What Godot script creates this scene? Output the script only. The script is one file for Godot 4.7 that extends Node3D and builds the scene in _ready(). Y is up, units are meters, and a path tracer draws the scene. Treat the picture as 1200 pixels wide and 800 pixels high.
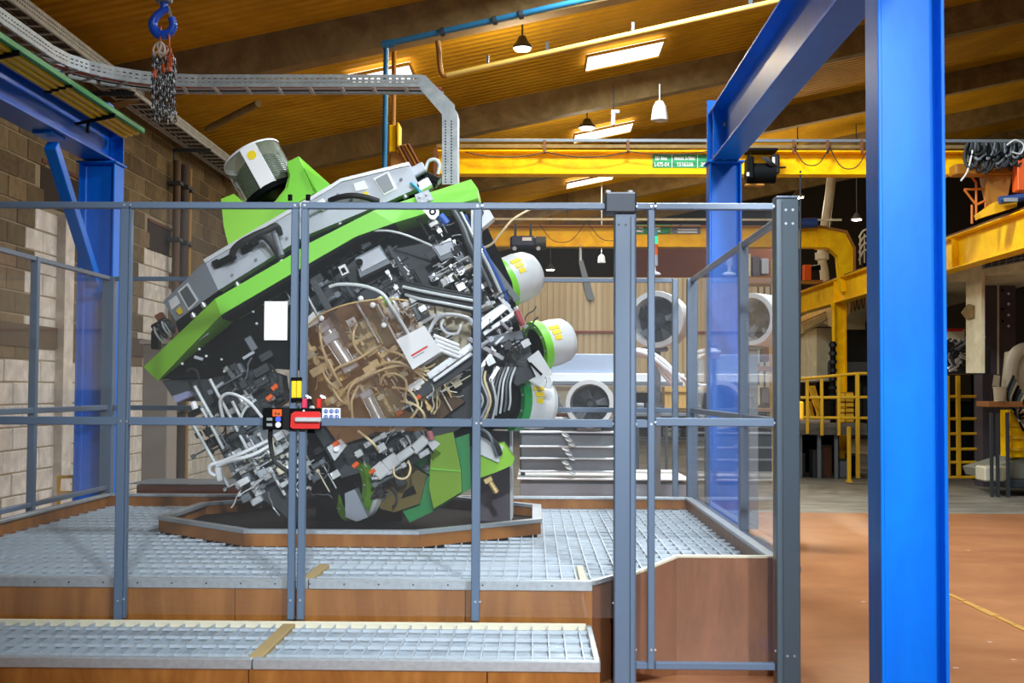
extends Node3D

const FOC := 1457.0
const EYE := 1.533
var cam_basis: Basis
var rng := RandomNumberGenerator.new()
var M := {}

# ---------------------------------------------------------------- mesh builder
class MB:
	var v := PackedVector3Array()
	var n := PackedVector3Array()

	func tri(a: Vector3, b: Vector3, c: Vector3, na: Vector3, nb: Vector3, nc: Vector3) -> void:
		if (b - a).cross(c - a).dot(na + nb + nc) > 0.0:
			v.append_array(PackedVector3Array([a, c, b])); n.append_array(PackedVector3Array([na, nc, nb]))
		else:
			v.append_array(PackedVector3Array([a, b, c])); n.append_array(PackedVector3Array([na, nb, nc]))

	func flat(a: Vector3, b: Vector3, c: Vector3, out: Vector3) -> void:
		var m := (b - a).cross(c - a).normalized()
		if m.dot(out) < 0.0: m = -m
		tri(a, b, c, m, m, m)

	func quad(a: Vector3, b: Vector3, c: Vector3, d: Vector3, out: Vector3) -> void:
		flat(a, b, c, out); flat(a, c, d, out)

	func box(c: Vector3, s: Vector3, bs := Basis(), bev := 0.0) -> MB:
		var h := s * 0.5
		var g := minf(bev, minf(h.x, minf(h.y, h.z)) * 0.49)
		for ax in 3:
			for sg in [-1.0, 1.0]:
				var o := Vector3(); o[ax] = sg
				var p := []
				for k in [[-1, -1], [1, -1], [1, 1], [-1, 1]]:
					var q := Vector3()
					q[ax] = sg * h[ax]
					q[(ax + 1) % 3] = k[0] * (h[(ax + 1) % 3] - g)
					q[(ax + 2) % 3] = k[1] * (h[(ax + 2) % 3] - g)
					p.append(c + bs * q)
				quad(p[0], p[1], p[2], p[3], bs * o)
		if g > 0.0:
			for ax in 3:
				var b1 := (ax + 1) % 3
				var b2 := (ax + 2) % 3
				for s1 in [-1.0, 1.0]:
					for s2 in [-1.0, 1.0]:
						var p := []
						for k in [[-1, 0], [1, 0], [1, 1], [-1, 1]]:
							var q := Vector3()
							q[ax] = k[0] * (h[ax] - g)
							q[b1] = s1 * (h[b1] - (g if k[1] == 1 else 0.0))
							q[b2] = s2 * (h[b2] - (g if k[1] == 0 else 0.0))
							p.append(c + bs * q)
						var o := Vector3(); o[b1] = s1; o[b2] = s2
						quad(p[0], p[1], p[2], p[3], bs * o)
			for sx in [-1.0, 1.0]:
				for sy in [-1.0, 1.0]:
					for sz in [-1.0, 1.0]:
						var s3 := Vector3(sx, sy, sz)
						var a := s3 * Vector3(h.x, h.y - g, h.z - g)
						var b := s3 * Vector3(h.x - g, h.y, h.z - g)
						var d := s3 * Vector3(h.x - g, h.y - g, h.z)
						flat(c + bs * a, c + bs * b, c + bs * d, bs * s3)
		return self

	# a box by its least and greatest corner
	func bb(a: Vector3, b: Vector3, bev := 0.0) -> MB:
		return box((a + b) * 0.5, (b - a).abs(), Basis(), bev)

	# a bar from a to b, w across (towards up x dir), h along up
	func bar(a: Vector3, b: Vector3, w: float, h: float, up := Vector3.UP, bev := 0.0) -> MB:
		var d := b - a
		var z := d.normalized()
		if absf(z.dot(up)) > 0.99: up = Vector3.RIGHT if absf(z.x) < 0.9 else Vector3.BACK
		var x := up.cross(z).normalized()
		return box((a + b) * 0.5, Vector3(w, h, d.length()), Basis(x, z.cross(x), z), bev)

	static func frame(dir: Vector3) -> Basis:
		var y := dir.normalized()
		var x := y.cross(Vector3.BACK if absf(y.z) < 0.9 else Vector3.RIGHT).normalized()
		return Basis(x, y, x.cross(y))

	func lathe(o: Vector3, axis: Vector3, prof: Array, k := 16) -> MB:
		var f := frame(axis)
		for i in prof.size() - 1:
			var p: Vector2 = prof[i]
			var q: Vector2 = prof[i + 1]
			var t := q - p
			if t.length() < 1e-6: continue
			var nn := Vector2(t.y, -t.x).normalized()
			for j in k:
				var a0 := TAU * j / k
				var a1 := TAU * (j + 1) / k
				var r0 := f.x * cos(a0) + f.z * sin(a0)
				var r1 := f.x * cos(a1) + f.z * sin(a1)
				var n0 := r0 * nn.x + f.y * nn.y
				var n1 := r1 * nn.x + f.y * nn.y
				var A := o + r0 * p.x + f.y * p.y
				var B := o + r1 * p.x + f.y * p.y
				var C := o + r1 * q.x + f.y * q.y
				var D := o + r0 * q.x + f.y * q.y
				if p.x > 1e-6: tri(A, B, C, n0, n1, n1)
				if q.x > 1e-6: tri(A, C, D, n0, n1, n0)
		return self

	func rod(a: Vector3, b: Vector3, r: float, k := 10, r2 := -1.0) -> MB:
		var l := a.distance_to(b)
		if r2 < 0.0: r2 = r
		return lathe(a, b - a, [Vector2(0, 0), Vector2(r, 0), Vector2(r2, l), Vector2(0, l)], k)

	func tube(p: Array, r: float, k := 6, closed := false) -> MB:
		var rings := []
		var norms := []
		var m := p.size()
		var x := Vector3()
		for i in m:
			var a: Vector3 = p[(i - 1 + m) % m] if closed or i > 0 else p[0]
			var b: Vector3 = p[(i + 1) % m] if closed or i < m - 1 else p[m - 1]
			var t := (b - a).normalized()
			if i == 0: x = frame(t).x
			x = (x - t * x.dot(t)).normalized()
			var y := t.cross(x)
			var ring := []
			var nr := []
			for j in k:
				var d := x * cos(TAU * j / k) + y * sin(TAU * j / k)
				ring.append(p[i] + d * r); nr.append(d)
			rings.append(ring); norms.append(nr)
		for i in (m if closed else m - 1):
			var i2 := (i + 1) % m
			for j in k:
				var j2 := (j + 1) % k
				tri(rings[i][j], rings[i][j2], rings[i2][j2], norms[i][j], norms[i][j2], norms[i2][j2])
				tri(rings[i][j], rings[i2][j2], rings[i2][j], norms[i][j], norms[i2][j2], norms[i2][j])
		if not closed:
			for e in [0, m - 1]:
				var o: Vector3 = (p[0] - p[1]) if e == 0 else (p[m - 1] - p[m - 2])
				for j in k: flat(p[e], rings[e][j], rings[e][(j + 1) % k], o)
		return self

	# a flat outline pushed along ext
	func prism(p: Array, ext: Vector3) -> MB:
		var m := p.size()
		var nn := Vector3()
		for i in m: nn += (p[i] as Vector3).cross(p[(i + 1) % m])
		nn = nn.normalized()
		var x: Vector3 = ((p[1] - p[0]) as Vector3).normalized()
		x = (x - nn * x.dot(nn)).normalized()
		var y := nn.cross(x)
		var flat2 := PackedVector2Array()
		for q in p: flat2.append(Vector2((q - p[0]).dot(x), (q - p[0]).dot(y)))
		var ids := Geometry2D.triangulate_polygon(flat2)
		var out := nn if nn.dot(ext) < 0.0 else -nn
		for i in range(0, ids.size(), 3):
			flat(p[ids[i]], p[ids[i + 1]], p[ids[i + 2]], out)
			flat(p[ids[i]] + ext, p[ids[i + 1]] + ext, p[ids[i + 2]] + ext, -out)
		var turn := 1.0 if not Geometry2D.is_polygon_clockwise(flat2) else -1.0
		for i in m:
			var a: Vector3 = p[i]
			var b: Vector3 = p[(i + 1) % m]
			quad(a, b, b + ext, a + ext, (b - a).cross(nn) * turn)
		return self

	func mesh(off: Vector3) -> ArrayMesh:
		var w := PackedVector3Array()
		w.resize(v.size())
		for i in v.size(): w[i] = v[i] - off
		var arr := []
		arr.resize(Mesh.ARRAY_MAX)
		arr[Mesh.ARRAY_VERTEX] = w
		arr[Mesh.ARRAY_NORMAL] = n
		var am := ArrayMesh.new()
		am.add_surface_from_arrays(Mesh.PRIMITIVE_TRIANGLES, arr)
		return am

	func base() -> Vector3:
		var b := AABB(v[0], Vector3())
		for q in v: b = b.expand(q)
		return Vector3(b.position.x + b.size.x * 0.5, b.position.y, b.position.z + b.size.z * 0.5)

# ---------------------------------------------------------------- scene helpers
func U(px: float, py: float, d: float) -> Vector3:       # a point d metres away, in the plane across the hall
	var r := cam_basis * Vector3((px - 600.0) / FOC, (400.0 - py) / FOC, -1.0)
	return Vector3(0, EYE, 0) + r * (d / -r.z)

func S(px: float, py: float, x: float) -> Vector3:       # a point in the plane along the hall at x
	var r := cam_basis * Vector3((px - 600.0) / FOC, (400.0 - py) / FOC, -1.0)
	return Vector3(0, EYE, 0) + r * (x / r.x)

func UP(a: Array, d: float) -> Array:
	var o := []
	for i in range(0, a.size(), 2): o.append(U(a[i], a[i + 1], d))
	return o

func SP(a: Array, x: float) -> Array:
	var o := []
	for i in range(0, a.size(), 2): o.append(S(a[i], a[i + 1], x))
	return o

func smooth(p: Array, k := 5) -> Array:
	var c := Curve3D.new()
	for i in p.size():
		var t: Vector3 = (p[mini(i + 1, p.size() - 1)] - p[maxi(i - 1, 0)]) / 6.0
		c.add_point(p[i], -t, t)
	var o := []
	for i in p.size() - 1:
		for j in k: o.append(c.sample(i, float(j) / k))
	o.append(p[-1])
	return o

func world_of(q: Node) -> Vector3:
	var t := Vector3()
	while q is Node3D and q != self:
		t += q.position
		q = q.get_parent()
	return t

func obj(called: String, mb: MB, mat: Material, parent: Node = self, kind := "") -> MeshInstance3D:
	var o := MeshInstance3D.new()
	var b := mb.base()
	o.name = called
	o.mesh = mb.mesh(b)
	o.material_override = mat
	parent.add_child(o, true)
	o.position = b - world_of(parent)
	if kind: o.set_meta("kind", kind)
	return o

func tag(o: Node3D, label: String, category: String, group := "") -> Node3D:
	o.set_meta("label", label); o.set_meta("category", category)
	if group: o.set_meta("group", group)
	return o

func thing(called: String, at: Vector3, label: String, category: String, group := "") -> Node3D:
	var o := Node3D.new()
	o.name = called
	add_child(o, true)
	o.position = at
	return tag(o, label, category, group)

func part(called: String, parent: Node3D, at: Vector3) -> Node3D:
	var o := Node3D.new()
	o.name = called
	parent.add_child(o, true)
	o.position = at - world_of(parent)
	return o

func copy(o: Node3D, off: Vector3, label: String) -> Node3D:
	var c := o.duplicate()
	c.name = o.name
	add_child(c, true)
	c.position = o.position + off
	if label: c.set_meta("label", label)
	return c

func text(called: String, s: String, size: float, at: Vector3, bs: Basis, mat: Material, parent: Node3D, squeeze := 1.0, al := HORIZONTAL_ALIGNMENT_CENTER) -> void:
	var t := TextMesh.new()
	var f := SystemFont.new()
	f.font_names = PackedStringArray(["Droid Sans"])
	f.font_weight = 700
	t.font = f; t.text = s; t.horizontal_alignment = al; t.font_size = 32; t.pixel_size = size / 24.0; t.depth = 0.004 
	t.curve_step = 2.0
	var o := MeshInstance3D.new()
	o.name = called; o.mesh = t; o.material_override = mat
	parent.add_child(o, true)
	o.transform = Transform3D(bs * Basis.from_scale(Vector3(squeeze, 1, 1)), at - world_of(parent))

# ---------------------------------------------------------------- materials
func mat(hex: String, rough := 0.6, metal := 0.0) -> StandardMaterial3D:
	var m := StandardMaterial3D.new()
	m.albedo_color = Color(hex)
	m.roughness = rough
	m.metallic = metal
	return m

func noise_tex(seed_: int, freq: float, lo: Color, hi: Color, stretch := Vector2(1, 1), size := 256, fine := 0.25, gamma := 1.0) -> ImageTexture:
	var a := FastNoiseLite.new()
	a.seed = seed_; a.frequency = freq; a.fractal_octaves = 4
	var b := FastNoiseLite.new()
	b.seed = seed_ + 7; b.frequency = freq * 6.0; b.fractal_octaves = 2
	var im := Image.create(size, size, false, Image.FORMAT_RGB8)
	for y in size:
		for x in size:
			# wrap round two circles so that the picture repeats without a seam
			var u := TAU * x / size
			var w := TAU * y / size
			var R := size / TAU
			var p := Vector3(cos(u) * R * stretch.x + cos(w) * R * stretch.y * 0.6, sin(u) * R * stretch.x, sin(w) * R * stretch.y + cos(w) * R * stretch.y * 0.8)
			var t := clampf(0.5 + a.get_noise_3dv(p) * 0.9 + b.get_noise_3dv(p) * fine, 0.0, 1.0)
			im.set_pixel(x, y, lo.lerp(hi, pow(t, gamma)))
	return ImageTexture.create_from_image(im)

func tex(m: StandardMaterial3D, t: Texture2D, scale: Vector3, bump := 0.0) -> StandardMaterial3D:
	m.albedo_color = Color.WHITE
	m.albedo_texture = t
	m.uv1_triplanar = true
	m.uv1_world_triplanar = true
	m.uv1_scale = scale
	if bump > 0.0:
		m.heightmap_enabled = true
		m.heightmap_texture = t
		m.heightmap_scale = bump
	return m

func glow(hex: String, e: float) -> StandardMaterial3D:
	var m := mat(hex, 0.5)
	m.emission_enabled = true
	m.emission = Color(hex)
	m.emission_energy_multiplier = e
	return m

func clear(hex: String, a: float, rough := 0.05) -> StandardMaterial3D:
	var m := mat(hex, rough)
	m.albedo_color.a = a
	m.transparency = BaseMaterial3D.TRANSPARENCY_ALPHA
	return m

func coat(m: StandardMaterial3D, c := 0.4, r := 0.15) -> StandardMaterial3D:
	m.clearcoat_enabled = true
	m.clearcoat = c
	m.clearcoat_roughness = r
	return m

func make_materials() -> void:
	M.block_a = tex(mat("fff", 0.9), noise_tex(1, 0.03, Color("675639"), Color("796745")), Vector3.ONE * 1.1, 0.15)
	M.block_b = tex(mat("fff", 0.9), noise_tex(2, 0.03, Color("57482f"), Color("6a5939")), Vector3.ONE * 1.1, 0.15)
	M.block_c = tex(mat("fff", 0.9), noise_tex(3, 0.03, Color("735f40"), Color("87744f")), Vector3.ONE * 1.1, 0.15)
	M.block_white = tex(mat("fff", 0.85), noise_tex(4, 0.02, Color("c2bbb0"), Color("e4ded3")), Vector3.ONE * 0.9, 0.4)
	M.mortar = mat("93856a", 0.95)
	M.floor_red = tex(mat("fff", 0.34), noise_tex(5, 0.02, Color("9c6644"), Color("b07850"), Vector2(1, 1.3)), Vector3.ONE * 0.22)
	M.floor_red.roughness = 0.32
	M.floor_grey = tex(mat("fff", 0.5), noise_tex(6, 0.02, Color("6b675c"), Color("9a9484"), Vector2(1, 3)), Vector3.ONE * 0.25)
	M.roof = tex(mat("fff", 0.75), noise_tex(8, 0.015, Color("a4760e"), Color("cc9a20"), Vector2(1, 1)), Vector3.ONE * 0.2)
	M.rafter = tex(mat("fff", 0.9), noise_tex(9, 0.02, Color("75603c"), Color("8f7850"), Vector2(1, 1)), Vector3.ONE * 0.6, 0.3)
	M.cladding = mat("c2ad86", 0.6)
	M.dark_wall = mat("2a211a", 0.9)
	M.ply = coat(tex(mat("fff", 0.42), noise_tex(11, 0.012, Color("855222"), Color("a66e36"), Vector2(2.2, 0.6)), Vector3.ONE * 0.9), 0.08, 0.4)
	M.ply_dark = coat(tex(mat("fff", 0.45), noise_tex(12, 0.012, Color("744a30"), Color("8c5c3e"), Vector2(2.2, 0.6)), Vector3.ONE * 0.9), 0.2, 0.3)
	M.plank = mat("a38a5a", 0.7)
	M.galv = tex(mat("fff", 0.42, 0.55), noise_tex(13, 0.05, Color("aab2b8"), Color("bcc3c8")), Vector3.ONE * 2.0)
	M.grate = mat("b9c2ca", 0.45, 0.3)
	M.tray_steel = tex(mat("fff", 0.5, 0.3), noise_tex(14, 0.03, Color("8a96a0"), Color("aab5be")), Vector3.ONE * 1.2)
	M.tray_light = tex(mat("fff", 0.5, 0.25), noise_tex(18, 0.03, Color("a9b1b3"), Color("c6cbca")), Vector3.ONE * 1.2)
	M.zinc = mat("c9ccce", 0.35, 0.7)
	M.fence = coat(mat("5a6d84", 0.45, 0.1), 0.2, 0.3)
	M.fence_corner = coat(mat("4e5e68", 0.45, 0.1), 0.2, 0.3)
	M.fence_dark = mat("434c58", 0.5, 0.1)
	M.pane = clear("e6eef2", 0.012, 0.03)
	M.pane.metallic_specular = 0.33
	M.amber = clear("8a560c", 0.2, 0.4)
	M.smoke = clear("a9b89a", 0.14, 0.3)
	M.green_film = clear("5a7d12", 0.55, 0.4)
	M.blue = coat(tex(mat("fff", 0.4), noise_tex(15, 0.01, Color("006ad6"), Color("0279ea"), Vector2(1.6, 0.5)), Vector3.ONE * 0.7), 0.08, 0.22)
	M.blue_deep = coat(mat("005cc4", 0.4), 0.08, 0.25)
	M.lime = coat(mat("7fd53a", 0.42), 0.25, 0.25)
	M.lime_b = coat(mat("93da3c", 0.42), 0.25, 0.25)
	M.emerald = coat(mat("0c8f45", 0.45), 0.2, 0.3)
	M.grey_box = coat(mat("8f98a3", 0.45, 0.1), 0.2, 0.3)
	M.grey_light = mat("b4b9c2", 0.45, 0.1)
	M.grey_mid = mat("6f767c", 0.5, 0.2)
	M.grey_dark = mat("33383c", 0.55, 0.1)
	M.black = mat("0b0d0e", 0.65)
	M.black_gloss = mat("17191b", 0.3)
	M.rubber = mat("1a1b1c", 0.65)
	M.steel = mat("a9adb0", 0.3, 0.85)
	M.alu = mat("dde0e2", 0.36, 0.5)
	M.white = mat("eceded", 0.45)
	M.white_tube = mat("e3e6e8", 0.35)
	M.clear_tube = mat("c9cfcf", 0.25)
	M.cowl = coat(mat("cfd2d2", 0.4), 0.3, 0.2)
	M.tan = mat("f0d8a6", 0.4)
	M.brass = mat("e0bf80", 0.35, 0.4)
	M.orange = mat("e8601a", 0.5)
	M.red = coat(mat("d8211f", 0.4), 0.3, 0.2)
	M.pink = mat("d8365e", 0.4)
	M.yellow_sign = mat("f0d413", 0.5)
	M.crane = coat(tex(mat("fff", 0.45), noise_tex(16, 0.02, Color("eeb000"), Color("ffd000"), Vector2(1, 1)), Vector3.ONE * 0.8), 0.05, 0.3)
	M.crane_rust = mat("9c6614", 0.6)
	M.crane.metallic_specular = 0.25
	for k in ["blue", "blue_deep", "roof", "ply", "ply_dark", "floor_red", "rafter"]: M[k].metallic_specular = 0.3
	M.black.metallic_specular = 0.2
	M.gold_back = mat("5c3e1e", 0.6)
	M.rail_yellow = coat(mat("e9b41c", 0.45), 0.3, 0.25)
	M.sign_green = mat("0e8a4d", 0.5)
	M.teal = mat("1d6a8f", 0.4)
	M.pipe_yellow = mat("c9a24a", 0.5)
	M.cream = tex(mat("fff", 0.55), noise_tex(17, 0.02, Color("c4b997"), Color("ddd4b4")), Vector3.ONE * 0.5)
	M.cream_light = mat("d8d0b6", 0.5)
	M.plum_steel = mat("57505a", 0.5, 0.2)
	M.wood_pale = mat("c9a25f", 0.6)
	M.brown_rust = mat("6d3d1c", 0.7)
	M.cond_yellow = mat("dcc51d", 0.5)
	M.cond_green = mat("0d8a3f", 0.5)
	M.motor_blue = mat("1d3f7a", 0.45)
	M.print_grey = mat("8f9498", 0.6)
	M.sign_blue = mat("2d58a8", 0.5)

# ---------------------------------------------------------------- camera, light
func roof_y(x: float) -> float:
	return 6.47 + 0.21 * x

func area(at: Vector3, size: Vector2, energy: float, col: Color, towards := Vector3.DOWN) -> void:
	var l := AreaLight3D.new()
	l.name = "area_light"
	l.area_size = size
	l.light_energy = energy
	l.light_color = col
	l.shadow_enabled = true
	l.area_range = 60.0
	l.area_attenuation = 2.0
	add_child(l, true)
	l.position = at
	l.basis = Basis.looking_at(towards, Vector3.FORWARD if absf(towards.y) > 0.9 else Vector3.UP)

func lamp(at: Vector3, energy: float, col: Color, r := 0.12) -> void:
	var l := OmniLight3D.new()
	l.name = "lamp_light"
	l.light_energy = energy
	l.light_color = col
	l.light_size = r
	l.omni_range = 60.0
	l.omni_attenuation = 2.0
	l.shadow_enabled = true
	add_child(l, true)
	l.position = at

func flood(at: Vector3, to: Vector3, e: float, cone: float) -> void:  # added lamp out of view, there for its light
	var dir := (to - at).normalized()
	var t := thing("added_flood_light", at, "added floodlight on a bracket out of view behind the camera, %s" % ("over the open floor" if at.x > 1.0 else "over the step"), "lamp")
	var bs := Basis.looking_at(dir, Vector3.UP)
	obj("lamp_case", MB.new().box(at - dir * 0.08, Vector3(0.42, 0.34, 0.10), bs, 0.02), M.grey_dark, t)
	obj("lamp_glass", MB.new().box(at - dir * 0.02, Vector3(0.38, 0.30, 0.012), bs, 0.004), M.lamp_glow, t)
	obj("lamp_bracket", MB.new().rod(at - dir * 0.1, Vector3(at.x, roof_y(at.x) - 0.02, at.z), 0.03, 8), M.grey_dark, t)
	var l := SpotLight3D.new()
	l.name = "added_flood_beam"
	l.light_energy = e
	l.light_color = Color(0.93, 0.97, 1.0)
	l.light_size = 0.18
	l.spot_angle = cone
	l.spot_angle_attenuation = 0.9
	l.spot_range = 60.0
	l.spot_attenuation = 2.0
	l.shadow_enabled = true
	add_child(l, true)
	l.position = at + dir * 0.03
	l.basis = bs

func skylight(x0: float, x1: float, d0: float, d1: float, e: float, n: int) -> void:
	var lift := -0.10
	var o := part("window_%d" % n, self, Vector3((x0 + x1) * 0.5, roof_y((x0 + x1) * 0.5) - 0.2, -(d0 + d1) * 0.5))
	o.set_meta("kind", "structure")
	var a := Vector3(x0, roof_y(x0) + lift, -d0)
	var b := Vector3(x1, roof_y(x1) + lift, -d0)
	var c := Vector3(x1, roof_y(x1) + lift, -d1)
	var d := Vector3(x0, roof_y(x0) + lift, -d1)
	obj("skylight_pane", MB.new().prism([a, b, c, d], Vector3(0, 0.03, 0)), M.sky_pane, o)
	var f := MB.new()
	for s in [[a, b], [b, c], [c, d], [d, a]]: f.bar(s[0], s[1], 0.03, 0.04)
	obj("skylight_frame", f, M.roof, o)
	var nrm := Vector3(0.21, -1, 0).normalized()
	area((a + c) * 0.5 + nrm * 0.08, Vector2(x1 - x0, d1 - d0), e, Color(0.92, 0.97, 1.0), nrm)

func _ready() -> void:
	rng.seed = 20
	cam_basis = Basis.from_euler(Vector3(deg_to_rad(2.24), deg_to_rad(1.0), deg_to_rad(0.28)))
	var cam := Camera3D.new()
	cam.name = "camera"
	cam.fov = rad_to_deg(2.0 * atan(400.0 / FOC))
	cam.near = 0.05
	cam.far = 200.0
	add_child(cam)
	cam.transform = Transform3D(cam_basis, Vector3(0, EYE, 0))
	cam.current = true
	var we := WorldEnvironment.new()
	we.name = "environment"
	var e := Environment.new()
	e.background_mode = Environment.BG_COLOR
	e.background_color = Color(0.75, 0.82, 0.9)
	e.tonemap_mode = Environment.TONE_MAPPER_LINEAR
	e.tonemap_exposure = 1.0
	e.sdfgi_enabled = true
	e.ssao_enabled = true
	e.ssil_enabled = true
	we.environment = e
	add_child(we)
	make_materials()
	M.sky_pane = glow("fffaf0", 2.2)
	M.lamp_glow = glow("fff6e2", 3.0)
	var nw := 0
	# the row of roof lights up the middle of the hall, one in every bay, a single one lower down, and an added row out of view
	for d in [-10.1, -4.3, 1.5, 7.3, 13.1, 18.9, 24.6, 30.3]:
		nw += 1
		skylight(0.78, 1.95, d - 0.45, d + 0.45, 18.0 if d < 6.0 else ((30.0 if d < 8.0 else 62.0) if d < 16.0 else (12.0 if d < 20.0 else 9.0)), nw)
	nw += 1
	skylight(-2.6, -1.72, 16.9, 17.8, 5.0, nw)
	for d in [-7.0, -1.2, 4.6, 10.4]:  # added roof lights out of view, to brighten the hall from this side
		nw += 1
		skylight(5.6, 6.8, d - 0.42, d + 0.42, 28.0 if d > 8.0 else 8.0, nw)
	# added floodlights out of view behind the camera, to brighten fence and machine
	flood(Vector3(2.6, 4.6, 2.6), Vector3(0.6, 1.9, -6.8), 62.0, 25.0)
	flood(Vector3(0.2, 5.0, 3.4), Vector3(0.0, 1.15, -7.5), 74.0, 17.0)
	build_setting()
	build_platform()
	build_fence()
	build_portal()
	build_machine()
	build_overhead()
	build_cranes()
	build_far_hall()

# ---------------------------------------------------------------- the hall
func build_setting() -> void:
	var st := func(n, mb, m): obj(n, mb, m, self, "structure")
	var fl := obj("floor", MB.new().bb(Vector3(-5.6, -0.3, 12.6), Vector3(16.4, 0, -15.9)), M.floor_red, self, "structure")
	obj("floor_concrete", MB.new().bb(Vector3(-5.6, -0.3, -15.9), Vector3(16.4, 0, -41)), M.floor_grey, self, "structure")
	var a := U(1112, 691, 9.55); var b := U(1212, 735, 8.0)
	a.y = 0.004; b.y = 0.004
	var ln := MB.new()
	for k in 5:
		var p := a.lerp(b, k / 5.0 + 0.01 * (k % 2)); var q := a.lerp(b, (k + 1) / 5.0 - 0.01)
		ln.bar(p, q, 0.035 + 0.012 * (k % 3), 0.008)
	obj("floor_line", ln, mat("b98a3a", 0.6), fl)
	for spot in [[1188, 765], [1120, 775], [1160, 745], [1135, 640], [1012, 700]]:
		var c := U(spot[0], spot[1], 1457.0 * EYE / (spot[1] - 457.0)); c.y = 0.001
		obj("scuff", MB.new().lathe(c, Vector3.UP, [Vector2(0.02, 0), Vector2(0.016, 0.003), Vector2(0, 0.003)], 7), mat("b98a68", 0.7), fl)
	# shell
	obj("wall_right", MB.new().bb(Vector3(16, 0, 12.6), Vector3(16.4, 10.2, -41)), M.dark_wall, self, "structure")
	obj("wall_front", MB.new().bb(Vector3(-5.6, 0, 12.5), Vector3(16.4, 10.2, 12.8)), mat("261e17", 0.85), self, "structure")
	obj("wall_back", MB.new().bb(Vector3(-5.6, 0, -40.6), Vector3(16.4, 10.2, -41)), M.dark_wall, self, "structure")
	# roof: ribs run down the slope
	var rf := MB.new()
	var pts := []
	var d := -12.7
	while d < 41.0:
		pts.append([d, 0.0]); pts.append([d + 0.10, 0.0]); pts.append([d + 0.13, 0.03]); pts.append([d + 0.17, 0.03])
		d += 0.2
	var xa := -5.6; var xb := 16.4
	for i in pts.size() - 1:
		var p: Array = pts[i]; var q: Array = pts[i + 1]
		rf.quad(Vector3(xa, roof_y(xa) + p[1], -p[0]), Vector3(xb, roof_y(xb) + p[1], -p[0]), Vector3(xb, roof_y(xb) + q[1], -q[0]), Vector3(xa, roof_y(xa) + q[1], -q[0]), Vector3.DOWN)
	rf.quad(Vector3(xa, roof_y(xa) + 0.2, 12.8), Vector3(xb, roof_y(xb) + 0.2, 12.8), Vector3(xb, roof_y(xb) + 0.2, -41), Vector3(xa, roof_y(xa) + 0.2, -41), Vector3.UP)
	obj("ceiling", rf, M.roof, self, "structure")
	var n := 0
	for dd in [-8.5, -2.7, 3.1, 8.9, 14.7, 20.5, 26.3, 32.1, 37.9]:
		n += 1
		var r := MB.new()
		r.prism([Vector3(-5.2, roof_y(-5.2) - 0.46, -dd), Vector3(16, roof_y(16) - 0.46, -dd), Vector3(16, roof_y(16) + 0.02, -dd), Vector3(-5.2, roof_y(-5.2) + 0.02, -dd)], Vector3(0, 0, -0.26))
		obj("trim_%d" % n, r, M.rafter, self, "structure")
	build_block_wall()
	# pale cladding sheets hung across the far bay
	var cx := [[-3.0, 4.3]]
	for sp in cx:
		var x: float = sp[0]
		var w := obj("wall_cladding", MB.new().bb(Vector3(sp[0], 1.5, -24.05), Vector3(sp[1], 3.72, -24.0)), M.cladding, self, "structure")
		var k := 0
		while x < sp[1] - 0.01:
			k += 1
			var c := Color("d8c49e").lerp(Color("c3ab80"), rng.randf())
			var pm: StandardMaterial3D = M.get("clad%d" % (k % 5), null)
			if pm == null:
				pm = mat("d3bf99", 0.6); pm.albedo_color = c; M["clad%d" % (k % 5)] = pm
			var sh := MB.new()
			for j in 3: sh.bb(Vector3(x + 0.02 + j * 0.12, 1.52, -23.995), Vector3(x + 0.10 + j * 0.12, 3.70, -23.97), 0.008)
			obj("cladding_sheet", sh, pm, w)
			x += 0.36
		obj("cladding_rail", MB.new().bb(Vector3(sp[0], 2.64, -23.97), Vector3(sp[1], 2.68, -23.93)), mat("8d3f33", 0.6), w)

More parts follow.
